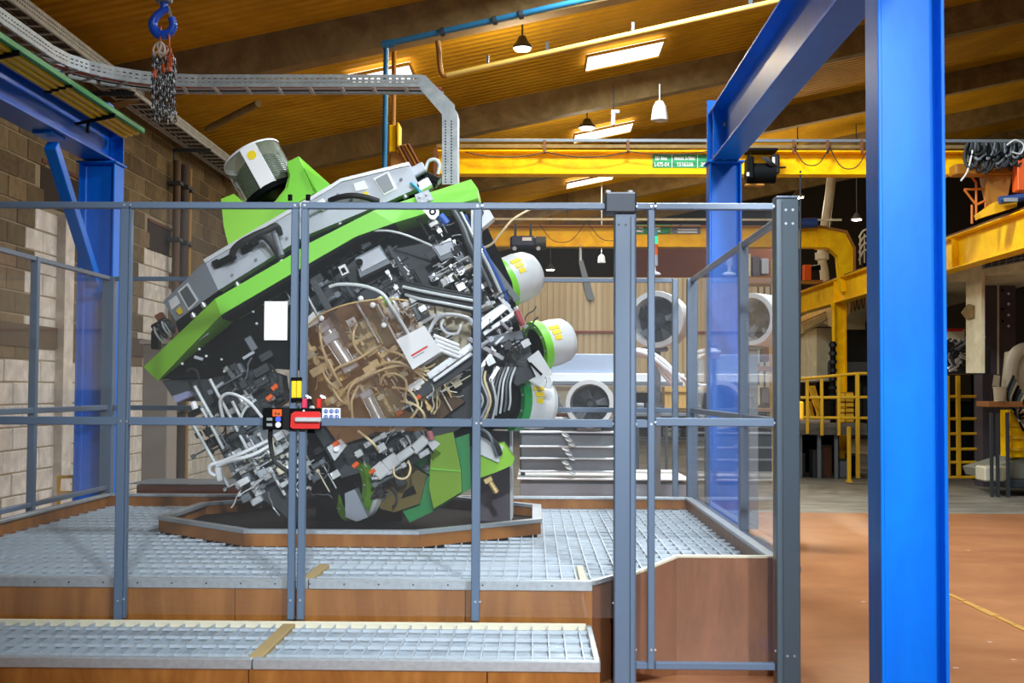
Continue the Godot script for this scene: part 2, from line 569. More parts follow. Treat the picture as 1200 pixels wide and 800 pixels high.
func build_block_wall() -> void:
	var X := -5.2
	var w := obj("wall_left", MB.new().bb(Vector3(X - 0.3, 0, 12.6), Vector3(X + 0.017, 5.35, -41)), M.mortar, self, "structure")
	var bh := 0.215; var bw := 0.44; var jt := 0.012
	var unit := {}
	for k in 3:
		var mb := MB.new().box(Vector3(0, 0, 0), Vector3(0.05, bh, bw), Basis(), 0.008)
		unit[k] = mb.mesh(Vector3.ZERO)
	var half := MB.new().box(Vector3.ZERO, Vector3(0.05, bh, bw * 0.5 - jt * 0.5), Basis(), 0.008).mesh(Vector3.ZERO)
	var all := []
	for row in 24:
		for col in range(0, 26):
			var z0 := 11.4 + col * (bw + jt) + (0.5 * (bw + jt) if row % 2 else 0.0)
			var y := (row + 0.5) * (bh + jt)
			all.append([z0 + bw * 0.5, y, row, col])
	# seen-largest first: the near blocks
	all.sort_custom(func(p, q): return p[0] < q[0])
	var count := 0
	var rest := {}
	var rest_spot := []
	for it in all:
		var d: float = it[0]; var y: float = it[1]
		var sx := 625.0 + X * FOC / d
		var sy := 457.0 - (y - EYE) * FOC / d
		if sx < -20 or sx > 275 or sy < -25 or sy > 600: continue
		# blocks left out where the dark recess plates go
		if (d > 12.9 and d < 14.0 and y > 3.45 and y < 3.95) or (d > 16.5 and d < 17.6 and y > 3.3 and y < 3.8): continue
		var pale := y < 1.9 or (d > 12.7 and d < 13.5 and y < 3.45) or (d > 16.2 and d < 17.5 and y < 3.35)
		var m: Material = M.block_white if pale else [M.block_a, M.block_b, M.block_c][(it[2] * 7 + it[3] * 5 + (it[2] * it[3]) % 3) % 3]
		if count < 300:
			var o := MeshInstance3D.new()
			o.name = "block"
			o.mesh = unit[(it[2] + it[3]) % 3]
			o.material_override = m
			w.add_child(o, true)
			o.position = Vector3(X + rng.randf_range(-0.004, 0.006), y, -d) - w.position
			count += 1
		else:
			if not rest.has(m): rest[m] = MB.new()
			(rest[m] as MB).box(Vector3(X + rng.randf_range(-0.004, 0.006), y, -d), Vector3(0.05, bh, bw), Basis(), 0.008)
	for m in rest: obj("far_blocks", rest[m], m, w, "stuff")
	for q in [[12.88, 14.0, 3.46, 3.93], [16.5, 17.58, 3.31, 3.80]]:
		obj("recess_shade_plate", MB.new().bb(Vector3(X + 0.015, q[2], -q[0]), Vector3(X + 0.024, q[3], -q[1])), mat("2b1d12", 0.9), w)  # flat plate on the wall; the recess shade is in its dark colour
		obj("pocket_lintel", MB.new().bb(Vector3(X + 0.015, q[3] - 0.03, -q[0]), Vector3(X + 0.04, q[3] + 0.01, -q[1])), mat("5a3018", 0.8), w)
	# brown band of old steel let into the wall, service pipes, and a pier
	obj("trim_10", MB.new().bb(Vector3(X, 1.95, -11.0), Vector3(X + 0.05, 2.18, -19.0)), mat("4d3a28", 0.8), self, "structure")
	obj("wall_pier", MB.new().bb(Vector3(X, 0, -13.35), Vector3(X + 0.12, 3.42, -13.62)), M.block_white, self, "structure")
	var n := 0
	for p in [[206.0, 0.055, "59422a"], [214.0, 0.08, "3a2a1c"], [221.5, 0.03, "a9823f"]]:
		var c: Vector3 = S(p[0], 300, X + 0.15)
		n += 1
		var q := thing("drain_pipe", Vector3(c.x, 0, c.z), ["thin brown vertical pipe nearest the camera on block wall", "thick dark vertical pipe in the middle of three on block wall", "narrow ochre vertical pipe clipped to block wall"][n - 1], "pipe")
		obj("pipe", MB.new().rod(Vector3(c.x, 0.0, c.z), Vector3(c.x, 4.75, c.z), p[1], 12), mat(p[2], 0.6), q)
		for y in [1.2, 2.4, 3.6, 4.4]:
			obj("clip", MB.new().bb(Vector3(X + 0.035, y, c.z - p[1] - 0.03), Vector3(c.x + 0.02 + p[1], y + 0.05, c.z + p[1] + 0.03), 0.004), M.grey_dark, q)

# ---------------------------------------------------------------- platform, step, pit
func grating(called: String, poly: PackedVector2Array, y: float, parent: Node3D, pitch := 0.0766, cross := 0.2, hole := PackedVector2Array()) -> void:
	# poly in (x, depth); bars along the depth at every pitch, thinner rods across
	var r := MB.new()
	var lo := Vector2(1e9, 1e9); var hi := -lo
	for p in poly: lo = lo.min(p); hi = hi.max(p)
	var lay := func(a: Vector2, b: Vector2, w: float, h: float, dy: float):
		for seg in Geometry2D.intersect_polyline_with_polygon(PackedVector2Array([a, b]), poly):
			var segs := [seg]
			if hole.size(): segs = Geometry2D.clip_polyline_with_polygon(seg, hole)
			for s in segs:
				r.bar(Vector3(s[0].x, y + dy, -s[0].y), Vector3(s[-1].x, y + dy, -s[-1].y), w, h)
	var x := ceilf(lo.x / pitch) * pitch
	while x < hi.x:
		lay.call(Vector2(x, lo.y), Vector2(x, hi.y), 0.006, 0.02, -0.010)
		x += pitch
	var d := ceilf(lo.y / cross) * cross
	while d < hi.y:
		lay.call(Vector2(lo.x, d), Vector2(hi.x, d), 0.009, 0.014, -0.007)
		d += cross
	obj(called, r, M.grate, parent, "stuff")

func slab(poly: PackedVector2Array, y0: float, y1: float) -> MB:
	var p := []
	for q in poly: p.append(Vector3(q.x, y1, -q.y))
	return MB.new().prism(p, Vector3(0, y0 - y1, 0))

func octagon(c: Vector2, flat_to_flat: float) -> PackedVector2Array:
	var o := PackedVector2Array()
	var R := flat_to_flat * 0.5 / cos(PI / 8)
	for k in 8: o.append(c + Vector2(cos(PI / 8 + k * PI / 4), sin(PI / 8 + k * PI / 4)) * R)
	return o

func build_platform() -> void:
	var top := 0.543
	var t := thing("raised_platform", Vector3(-1.2, 0, -8.5), "large raised platform with brown plywood sides and galvanised grating deck inside the fence", "platform")
	var outline := PackedVector2Array([Vector2(-3.6, 6.5), Vector2(0.31, 6.5), Vector2(0.45, 6.75), Vector2(0.78, 6.8), Vector2(1.31, 6.8), Vector2(1.31, 10.5), Vector2(-3.6, 10.5)])
	var oc := Vector2(-1.27, 9.17)
	var pit := octagon(oc, 2.65)
	var pit_in := octagon(oc, 2.57)
	# plywood faces
	for seg in [[-3.6, -1.55], [-1.55, -0.35], [-0.35, 0.31]]:
		obj("front_panel", MB.new().bb(Vector3(seg[0] + 0.002, 0, -6.5), Vector3(seg[1] - 0.002, top - 0.05, -6.52)), M.ply, t)
	var ku := top + 0.088
	obj("end_panel", MB.new().prism([Vector3(0.31, 0, -6.5), Vector3(0.45, 0, -6.75), Vector3(0.45, top - 0.02, -6.75), Vector3(0.31, top - 0.02, -6.5)], Vector3(-0.018, 0, -0.008)), M.ply_dark, t)
	obj("jamb_panel", MB.new().bb(Vector3(0.45, 0, -6.77), Vector3(0.468, top, -6.56)), M.ply_dark, t)
	obj("angled_panel", MB.new().prism([Vector3(0.45, 0, -6.56), Vector3(0.78, 0, -6.8), Vector3(0.78, ku, -6.8), Vector3(0.45, top - 0.01, -6.56)], Vector3(-0.012, 0, -0.016)), M.ply_dark, t)
	obj("return_panel", MB.new().bb(Vector3(0.78, 0, -6.8), Vector3(1.31, ku, -6.82)), M.ply_dark, t)
	obj("side_panel", MB.new().bb(Vector3(1.29, 0, -6.82), Vector3(1.31, top, -10.5)), M.ply_dark, t)
	obj("side_panel", MB.new().bb(Vector3(-3.6, 0, -6.52), Vector3(-3.58, top, -10.5)), M.ply_dark, t)
	# pan under the grating
	var pan := MB.new()
	for q in Geometry2D.clip_polygons(outline, pit):
		if not Geometry2D.is_polygon_clockwise(q): pan = pan
	var deck := Geometry2D.clip_polygons(PackedVector2Array([Vector2(-3.58, 6.52), Vector2(-1.27, 6.52), Vector2(-1.27, 10.5), Vector2(-3.58, 10.5)]), pit)
	deck.append_array(Geometry2D.clip_polygons(PackedVector2Array([Vector2(-1.27, 6.52), Vector2(0.30, 6.52), Vector2(0.44, 6.77), Vector2(0.46, 6.6), Vector2(0.76, 6.82), Vector2(1.29, 6.82), Vector2(1.29, 10.5), Vector2(-1.27, 10.5)]), pit))
	for q in deck: obj("deck_pan", slab(q, top - 0.05, top - 0.02), M.tray_steel, t)
	# grating panels, three to the front strip, the rest behind
	grating("grating", PackedVector2Array([Vector2(-3.58, 6.53), Vector2(-1.22, 6.53), Vector2(-1.22, 7.02), Vector2(-3.58, 7.02)]), top, t)
	grating("grating", PackedVector2Array([Vector2(-1.14, 6.53), Vector2(0.24, 6.53), Vector2(0.24, 7.05), Vector2(-1.14, 7.05)]), top, t)
	grating("grating", PackedVector2Array([Vector2(0.28, 6.6), Vector2(0.44, 6.78), Vector2(0.48, 6.62), Vector2(0.76, 6.83), Vector2(1.29, 6.83), Vector2(1.29, 10.48), Vector2(-1.18, 10.48), Vector2(-1.18, 7.10), Vector2(0.28, 7.10)]), top, t, 0.0766, 0.2, pit)
	grating("grating", PackedVector2Array([Vector2(-3.58, 7.07), Vector2(-1.18, 7.07), Vector2(-1.18, 10.48), Vector2(-3.58, 10.48)]), top, t, 0.0766, 0.2, pit)
	for s in [[-3.58, -1.2, 7.04], [-1.16, 0.28, 7.07]]:
		obj("grating_bearer", MB.new().bb(Vector3(s[0], top - 0.04, -s[2] + 0.012), Vector3(s[1], top + 0.001, -s[2] - 0.012)), M.grate, t)
	obj("seam_strip", MB.new().bb(Vector3(-1.21, top - 0.05, -6.53), Vector3(-1.15, top + 0.002, -7.06), 0.004), M.plank, t)
	obj("seam_strip", MB.new().bb(Vector3(0.245, top - 0.05, -6.53), Vector3(0.285, top + 0.002, -7.06), 0.004), M.cream, t)
	# angle trims
	for seg in [[-3.6, -1.17], [-1.165, 0.31]]:
		obj("edge_trim", MB.new().bb(Vector3(seg[0], top - 0.05, -6.492), Vector3(seg[1], top + 0.004, -6.53), 0.004), M.galv, t)
	obj("edge_trim", MB.new().bar(Vector3(0.31, top - 0.006, -6.5), Vector3(0.45, top - 0.006, -6.75), 0.03, 0.022), M.galv, t)
	obj("edge_trim", MB.new().bar(Vector3(0.45, top, -6.57), Vector3(0.78, ku + 0.004, -6.81), 0.03, 0.012), M.cream_light, t)
	obj("edge_trim", MB.new().bb(Vector3(0.775, ku, -6.795), Vector3(1.31, ku + 0.012, -6.83)), M.cream_light, t)
	# raised kerb round three sides: plywood inner face, galvanised cap
	var kb := [[Vector3(-3.6, top, -6.5), Vector3(-3.6, top, -10.5)], [Vector3(-3.6, top, -10.5), Vector3(1.30, top, -10.5)], [Vector3(1.30, top, -10.5), Vector3(1.30, top, -6.83)]]
	for s in kb:
		obj("kerb_board", MB.new().bar(s[0] + Vector3(0, 0.04, 0), s[1] + Vector3(0, 0.04, 0), 0.03, 0.08), M.ply, t)
		obj("kerb_cap", MB.new().bar(s[0] + Vector3(0, 0.09, 0), s[1] + Vector3(0, 0.09, 0), 0.06, 0.022, Vector3.UP, 0.003), M.galv, t)
	# screws in the front trim
	var sc := MB.new()
	for k in 16: sc.rod(Vector3(-2.6 + k * 0.18, top - 0.022, -6.492), Vector3(-2.6 + k * 0.18, top - 0.022, -6.489), 0.005, 6)
	obj("trim_screws", sc, M.grey_dark, t, "stuff")

	# the octagonal kerb round the machine pit
	var k := thing("pit_kerb", Vector3(oc.x, top, -oc.y), "low octagonal plywood kerb with a metal cap around the machine's pit", "kerb")
	for i in 8:
		var a := pit[i]; var b := pit[(i + 1) % 8]
		var ai := pit_in[i]; var bi := pit_in[(i + 1) % 8]
		obj("kerb_board", MB.new().prism([Vector3(a.x, top, -a.y), Vector3(b.x, top, -b.y), Vector3(bi.x, top, -bi.y), Vector3(ai.x, top, -ai.y)], Vector3(0, 0.085, 0)), M.ply, k)
		var c := oc
		var g := func(p: Vector2, s: float): return Vector3((c + (p - c) * s).x, top + 0.08, -(c + (p - c) * s).y)
		obj("kerb_cap", MB.new().prism([g.call(a, 1.006), g.call(b, 1.006), g.call(b, 0.955), g.call(a, 0.955)], Vector3(0, 0.024, 0)), M.galv, k)
	obj("pit_floor", slab(octagon(oc, 2.6), 0.0, top + 0.01), M.black, k)
	# the short cut-out on the far corner of the pit, by the cabinet foot
	# loading step in front of the gate
	var s := thing("access_step", Vector3(-1.5, 0, -5.9), "long low step with grating tread and plywood riser in front of the gate", "step")
	var sy := 0.345
	for seg in [[-3.6, -2.4], [-2.395, -1.25], [-1.245, -0.2], [-0.195, 0.295]]:
		obj("riser_panel", MB.new().bb(Vector3(seg[0], 0, -5.5), Vector3(seg[1], sy - 0.045, -5.52)), M.ply, s)
	obj("side_panel", MB.new().bb(Vector3(0.275, 0, -5.52), Vector3(0.295, sy - 0.02, -6.34)), M.ply_dark, s)
	obj("tread_pan", MB.new().bb(Vector3(-3.6, sy - 0.045, -5.52), Vector3(0.275, sy - 0.02, -6.34)), M.tray_steel, s)
	grating("tread_grating", PackedVector2Array([Vector2(-3.6, 5.54), Vector2(-1.27, 5.54), Vector2(-1.27, 6.33), Vector2(-3.6, 6.33)]), sy, s)
	grating("tread_grating", PackedVector2Array([Vector2(-1.19, 5.54), Vector2(0.27, 5.54), Vector2(0.27, 6.33), Vector2(-1.19, 6.33)]), sy, s)
	obj("seam_strip", MB.new().bb(Vector3(-1.265, sy - 0.05, -5.53), Vector3(-1.2, sy + 0.002, -6.335), 0.004), M.plank, s)
	for seg in [[-3.6, -1.235], [-1.23, 0.298]]:
		obj("nosing", MB.new().bb(Vector3(seg[0], sy - 0.045, -5.49), Vector3(seg[1], sy + 0.004, -5.535), 0.005), M.galv, s)
	obj("side_nosing", MB.new().bb(Vector3(0.27, sy - 0.03, -5.53), Vector3(0.298, sy + 0.004, -6.34), 0.003), M.galv, s)
	obj("back_rail", MB.new().bb(Vector3(-3.6, sy - 0.03, -6.325), Vector3(0.27, sy + 0.012, -6.345), 0.003), M.cream_light, s)

# ---------------------------------------------------------------- fence
const FD := 6.4
func fx(px: float) -> float:
	return (px - 624.5) * FD / FOC

func panel(called: String, x0: float, x1: float, y0: float, y1: float, mid: float, lw: float, rw: float, label: String, category: String, bottom := true, group := "") -> Node3D:
	var t := thing(called, Vector3((x0 + x1) * 0.5, y0, -FD), label, category, group)
	var d0 := -FD + 0.02; var d1 := -FD - 0.02
	obj("top_rail", MB.new().bb(Vector3(x0, y1 - 0.034, d0), Vector3(x1, y1, d1), 0.004), M.fence, t)
	obj("middle_rail", MB.new().bb(Vector3(x0 + lw, mid - 0.02, d0), Vector3(x1 - rw, mid + 0.022, d1), 0.004), M.fence, t)
	if bottom: obj("bottom_rail", MB.new().bb(Vector3(x0 + lw, y0, d0), Vector3(x1 - rw, y0 + 0.036, d1), 0.004), M.fence, t)
	if lw > 0.0: obj("stile", MB.new().bb(Vector3(x0, y0, d0), Vector3(x0 + lw, y1 - 0.034, d1), 0.004), M.fence, t)
	if rw > 0.0: obj("stile", MB.new().bb(Vector3(x1 - rw, y0, d0), Vector3(x1, y1 - 0.034, d1), 0.004), M.fence, t)
	obj("pane", MB.new().bb(Vector3(x0 + lw * 0.5, mid + 0.01, -FD + 0.003), Vector3(x1 - rw * 0.5, y1 - 0.02, -FD - 0.003)), M.pane, t)
	obj("pane", MB.new().bb(Vector3(x0 + lw * 0.5, y0 + 0.02, -FD + 0.003), Vector3(x1 - rw * 0.5, mid - 0.01, -FD - 0.003)), M.pane, t)
	var sc := MB.new()
	for x in [x0 + lw * 0.5, x1 - rw * 0.5]:
		for y in [y0 + 0.1, mid, y1 - 0.017]:
			sc.rod(Vector3(x, y, d0), Vector3(x, y, d0 + 0.004), 0.006, 8)
	obj("screw_heads", sc, M.zinc, t, "stuff")
	return t

func post(called: String, c: Vector3, w: Vector2, h: float, label: String, foot := true) -> Node3D:
	var t := thing(called, c, label, "post")
	obj("shaft", MB.new().bb(c + Vector3(-w.x * 0.5, 0, -w.y * 0.5), c + Vector3(w.x * 0.5, h, w.y * 0.5), 0.005), M.fence, t)
	if foot:
		obj("foot_plate", MB.new().bb(c + Vector3(-w.x * 0.5 - 0.03, 0, -w.y * 0.5 - 0.03), c + Vector3(w.x * 0.5 + 0.03, 0.012, w.y * 0.5 + 0.03), 0.003), M.fence, t)
		var b := MB.new()
		for sx in [-1, 1]: b.rod(c + Vector3(sx * (w.x * 0.5 + 0.018), 0.012, w.y * 0.5 + 0.016), c + Vector3(sx * (w.x * 0.5 + 0.018), 0.03, w.y * 0.5 + 0.016), 0.009, 6)
		obj("anchor_bolts", b, M.zinc, t, "stuff")
	return t

func side_panel(called: String, x: float, d0: float, d1: float, y0: float, label: String, group := "") -> void:
	var t := thing(called, Vector3(x, y0, -(d0 + d1) * 0.5), label, "fence panel", group)
	for r in [["top_rail", 2.466, 2.5], ["middle_rail", 1.345, 1.387], ["bottom_rail", y0, y0 + 0.036]]:
		obj(r[0], MB.new().bb(Vector3(x - 0.02, r[1], -d0), Vector3(x + 0.02, r[2], -d1), 0.004), M.fence, t)
	obj("pane", MB.new().bb(Vector3(x - 0.003, 1.38, -d0), Vector3(x + 0.003, 2.48, -d1)), M.pane, t)
	obj("pane", MB.new().bb(Vector3(x - 0.003, y0 + 0.02, -d0), Vector3(x + 0.003, 1.35, -d1)), M.pane, t)

func build_fence() -> void:
	var top := 2.5; var mid := 1.363
	var low := 0.345
	panel("glazed_fence", -3.68, fx(146), low, top, mid, 0.0, 0.046, "clear framed fence panel beside the gate, in front of the blue portal column", "fence panel", false)
	var g1 := panel("gate_leaf", fx(146.5), fx(347), low + 0.01, top, mid, 0.012, 0.037, "gate leaf of clear sheet carrying the white notice", "gate leaf", false)
	var g2 := panel("gate_leaf", fx(350), fx(563), low + 0.01, top, mid, 0.037, 0.044, "gate leaf of clear sheet in front of the amber machine guard", "gate leaf", false)
	panel("glazed_fence", fx(563.5), fx(718), low + 0.01, top, mid, 0.0, 0.0, "clear fence panel between the gate and the wide grey post", "fence panel", false)
	panel("glazed_fence", fx(744), fx(766), 0.12, top, mid, 0.0, 0.036, "narrow strip of clear fence directly beside the wide grey post", "fence panel")
	panel("glazed_fence", fx(766.5), fx(905), 0.12, top, mid + 0.01, 0.0, 0.0, "clear fence panel above the angled plywood corner of the platform", "fence panel")
	# wide sliding-gate post with a cap box
	var wp := post("gate_post", Vector3(fx(731), 0, -FD + 0.01), Vector2(0.11, 0.10), 2.47, "wide grey fence post with a dark box on its top")
	obj("cable_channel", MB.new().bb(Vector3(fx(736.5), 0.02, -FD + 0.06), Vector3(fx(742), 2.42, -FD + 0.075), 0.003), M.fence, wp)
	obj("cap_box", MB.new().bb(Vector3(fx(707), 2.44, -FD + 0.09), Vector3(fx(743), 2.545, -FD - 0.06), 0.008), M.fence_dark, wp)
	for px in [711.0, 737.0]: obj("cable_gland", MB.new().rod(Vector3(fx(px), 2.545, -FD + 0.03), Vector3(fx(px), 2.562, -FD + 0.03), 0.014, 10), M.white, wp)
	var hb := MB.new()
	for q in [[723, 250], [731, 250], [723, 264], [731, 264]]:
		var c := Vector3(fx(q[0]), EYE + (457.0 - q[1]) * FD / FOC, -FD + 0.06)
		hb.rod(c, c + Vector3(0, 0, 0.004), 0.006, 8)
	obj("mounting_holes", hb, M.fence_dark, wp, "stuff")
	# corner post, two channels side by side
	var cp := post("corner_post", Vector3(fx(919), 0, -FD), Vector2(0.118, 0.11), 2.52, "tall grey corner post of the fence next to the open red floor")
	for c in cp.get_children():
		if c.name in ["shaft", "foot_plate"]: (c as MeshInstance3D).material_override = M.fence_corner
	obj("channel_joint", MB.new().bb(Vector3(fx(913) - 0.004, 0.02, -FD + 0.055), Vector3(fx(913) + 0.002, 2.5, -FD + 0.058)), M.fence_dark, cp)
	obj("post_cap", MB.new().bb(Vector3(fx(919) - 0.057, 2.52, -FD - 0.057), Vector3(fx(919) + 0.057, 2.532, -FD + 0.057), 0.004), M.fence, cp)
	var cb := MB.new()
	for q in [[917, 246], [925, 246], [917, 262], [925, 262], [917, 760], [925, 760]]:
		var c := Vector3(fx(q[0]), EYE + (457.0 - q[1]) * FD / FOC, -FD + 0.055)
		cb.rod(c, c + Vector3(0, 0, 0.004), 0.007, 8)
	obj("post_bolts", cb, M.zinc, cp, "stuff")
	# the far three sides
	side_panel("glazed_fence", 1.36, 6.46, 8.05, 0.6, "side fence panel from the corner post to the first side post, beside the grating")
	side_panel("glazed_fence", 1.36, 8.11, 10.66, 0.6, "long side fence panel beside the back portal column")
	side_panel("glazed_fence", -3.68, 7.5, 9.06, 0.66, "fence panel along the block wall, nearest the camera")
	side_panel("glazed_fence", -3.68, 9.12, 10.66, 0.66, "fence panel along the block wall beside the blue portal column")
	post("fence_post", Vector3(1.36, 0, -8.08), Vector2(0.06, 0.06), 2.5, "slim fence post midway along the side fence, in front of the blue column")
	post("fence_post", Vector3(1.36, 0, -10.7), Vector2(0.09, 0.09), 2.5, "slim fence post in the far corner below the signal tower")
	post("fence_post", Vector3(1.22, 0, -10.74), Vector2(0.05, 0.06), 2.5, "second slim fence post of the far corner below the signal tower")
	post("fence_post", Vector3(-3.68, 0, -9.09), Vector2(0.055, 0.055), 2.5, "slim fence post in front of the pale block pier")
	post("fence_post", Vector3(-3.68, 0, -10.7), Vector2(0.10, 0.09), 2.5, "slim fence post in front of the blue portal column")
	var bt := thing("glazed_fence", Vector3(-1.2, 0.66, -10.7), "wide clear fence panel across the far end behind the machine", "fence panel")
	for r in [["top_rail", 2.464, 2.5], ["middle_rail", 1.345, 1.387]]:
		obj(r[0], MB.new().bb(Vector3(-3.63, r[1], -10.68), Vector3(1.19, r[2], -10.72), 0.004), M.fence, bt)
	obj("pane", MB.new().bb(Vector3(-3.63, 0.66, -10.697), Vector3(-1.35, 2.48, -10.703)), M.pane, bt)
	obj("pane", MB.new().bb(Vector3(-1.3, 0.66, -10.697), Vector3(1.19, 2.48, -10.703)), M.pane, bt)
	obj("stile", MB.new().bb(Vector3(-1.35, 0.64, -10.68), Vector3(-1.3, 2.46, -10.72), 0.003), M.fence, bt)
	var at := func(px, py, d := FD - 0.03): return U(px, py, d)
	# switch hinges and interlock at the meeting stiles
	for k in [[344.5, "yellow and black warning striped latch bar on the gate stile by the notice"], [350.5, "yellow and black warning striped latch bar on the gate stile by the amber guard"]]:
		var h := thing("latch_bar", at.call(k[0], 467), k[1], "latch")
		obj("latch_body", MB.new().bb(at.call(k[0] - 2.6, 466), at.call(k[0] + 2.6, 446, FD - 0.045), 0.003), M.yellow_sign, h)
		obj("latch_cap", MB.new().bb(at.call(k[0] - 3, 470), at.call(k[0] + 3, 466, FD - 0.045), 0.002), M.black, h)
		obj("latch_cap", MB.new().bb(at.call(k[0] - 3, 446), at.call(k[0] + 3, 442, FD - 0.045), 0.002), M.black, h)
	for px in [340.0, 361.0]:
		var hk := thing("hinge_pin", at.call(px, 236, FD), ["small black pin standing on the gate top rail, the nearer one to the green motor", "small black pin standing on the gate top rail above the meeting stiles"][0 if px < 350 else 1], "pin")
		obj("pin_body", MB.new().rod(at.call(px, 235, FD), at.call(px, 228, FD), 0.012, 8), M.black, hk)
	var sw := thing("control_box", at.call(328, 503), "black push button box with orange, blue and white buttons by the red switch", "control box")
	obj("case", MB.new().bb(at.call(310, 503, FD - 0.02), at.call(331, 478, FD - 0.07), 0.005), M.black, sw)
	obj("case_extension", MB.new().bb(at.call(331, 503, FD - 0.02), at.call(340, 478, FD - 0.06), 0.005), M.black_gloss, sw)
	obj("button", MB.new().bb(at.call(319.5, 488, FD - 0.07), at.call(330, 479.5, FD - 0.085), 0.006), M.orange, sw)
	var or_text := MB.new()
	or_text.bb(at.call(322, 486, FD - 0.085), at.call(324, 482.5, FD - 0.087)).bb(at.call(325, 486, FD - 0.085), at.call(328, 483.5, FD - 0.087))
	obj("button_mark", or_text, M.brown_rust, sw)
	obj("button", MB.new().rod(at.call(326, 491, FD - 0.07), at.call(326, 491, FD - 0.084), 0.0145, 14), mat("1f4fd0", 0.35), sw)
	obj("button", MB.new().rod(at.call(326, 497.5, FD - 0.07), at.call(326, 497.5, FD - 0.084), 0.0145, 14), M.white, sw)
	for y in [491.0, 497.5]: obj("button_label", MB.new().bb(at.call(312.5, y + 1.6, FD - 0.07), at.call(319, y - 1.6, FD - 0.072)), M.print_grey, sw)
	obj("cable", MB.new().tube(smooth([at.call(317, 503, FD - 0.03), at.call(317, 520, FD + 0.01), at.call(322, 540, FD + 0.03), at.call(337, 552, FD + 0.02)], 5), 0.012, 8), M.rubber, sw)
	var rs := thing("rotary_switch", at.call(357, 503), "red safety switch plate with a grey handle on the gate rail", "switch")
	obj("back_plate", MB.new().bb(at.call(334, 503, FD - 0.02), at.call(376, 478.5, FD - 0.045), 0.003), M.black, rs)
	var rp := []
	for q in [[341, 500], [344, 502], [375, 502], [376, 484], [374, 482], [346, 482], [342, 485]]: rp.append(at.call(q[0], q[1], FD - 0.046))
	obj("red_plate", MB.new().prism(rp, Vector3(0, 0, 0.02)), M.red, rs)
	obj("handle", MB.new().bb(at.call(346, 494, FD - 0.07), at.call(376, 489, FD - 0.095), 0.008), M.alu, rs)
	obj("mount_screws", MB.new().rod(at.call(356, 481, FD - 0.045), at.call(356, 481, FD - 0.05), 0.006, 6).rod(at.call(355, 502, FD - 0.045), at.call(355, 502, FD - 0.05), 0.006, 6), M.zinc, rs, "stuff")
	for k in [[357.0, M.pink, "pink padlock hanging on the gate above the red switch"], [374.0, M.red, "red padlock hanging on the gate above the red switch"]]:
		var p := thing("padlock", at.call(k[0], 478), k[2], "padlock")
		obj("lock_body", MB.new().bb(at.call(k[0] - 2.3, 478, FD - 0.03), at.call(k[0] + 2.3, 467, FD - 0.055), 0.004), k[1], p)
		var sh := []
		for j in 9: sh.append(at.call(k[0] + 6 + 5 * cos(PI * j / 8.0 + PI * 0.6), 467 - 4 * sin(PI * j / 8.0), FD - 0.04))
		obj("shackle", MB.new().tube(sh, 0.005, 6), M.zinc, p)
	var sg := thing("pictogram_sign", at.call(388, 492), "small white sign with six blue pictograms beside the red switch", "sign")
	obj("sign_plate", MB.new().bb(at.call(377.5, 492, FD - 0.01), at.call(399, 478, FD - 0.016), 0.002), M.white, sg)
	for j in 6:
		var c: Vector3 = at.call(382 + (j % 3) * 6.3, 481.8 + (j / 3) * 6.6, FD - 0.016)
		obj("pictogram", MB.new().lathe(c, Vector3.BACK, [Vector2(0.0115, 0), Vector2(0.0115, 0.0015), Vector2(0.0065, 0.0015)], 14).bb(c + Vector3(-0.004, -0.006, 0), c + Vector3(0.003, 0.005, 0.0016)), M.sign_blue, sg)
	var nt := thing("notice_sheet", at.call(323, 398, FD - 0.01), "blank looking white A4 notice fixed upright to the gate pane", "notice")
	obj("sheet", MB.new().bb(at.call(309.5, 398.5, FD - 0.005), at.call(337, 353, FD - 0.01), 0.001), M.white, nt)
	var lines := MB.new()
	for y in [358.0, 362.0, 370.0, 374.0, 378.0, 386.0]: lines.bb(at.call(313, y + 0.5, FD - 0.0105), at.call(326 + fmod(y, 7.0), y, FD - 0.011))
	obj("faint_print", lines, mat("cfd2d4", 0.6), nt)
	# signal tower on the far fence rail
	var sd := 10.7
	var sl := thing("signal_tower", U(767, 321, sd), "green and orange signal light tower on the far fence rail", "signal light")
	obj("foot", MB.new().lathe(U(767, 322, sd), Vector3.UP, [Vector2(0.055, 0), Vector2(0.055, 0.012), Vector2(0.02, 0.03), Vector2(0, 0.03)], 14), M.white, sl)
	obj("stem", MB.new().rod(U(767, 321, sd), U(767, 311, sd), 0.012, 8), M.white, sl)
	obj("base_segment", MB.new().rod(U(767, 311, sd), U(767, 299, sd), 0.03, 14), M.grey_light, sl)
	obj("orange_lens", MB.new().rod(U(767, 299, sd), U(767, 286, sd), 0.03, 14), M.orange, sl)
	obj("green_lens", MB.new().rod(U(767, 286, sd), U(767, 277, sd), 0.03, 14), glow("23c98a", 1.2), sl)
	obj("lens_cap", MB.new().rod(U(767, 277, sd), U(767, 268, sd), 0.027, 14), mat("4d8f88", 0.4), sl)

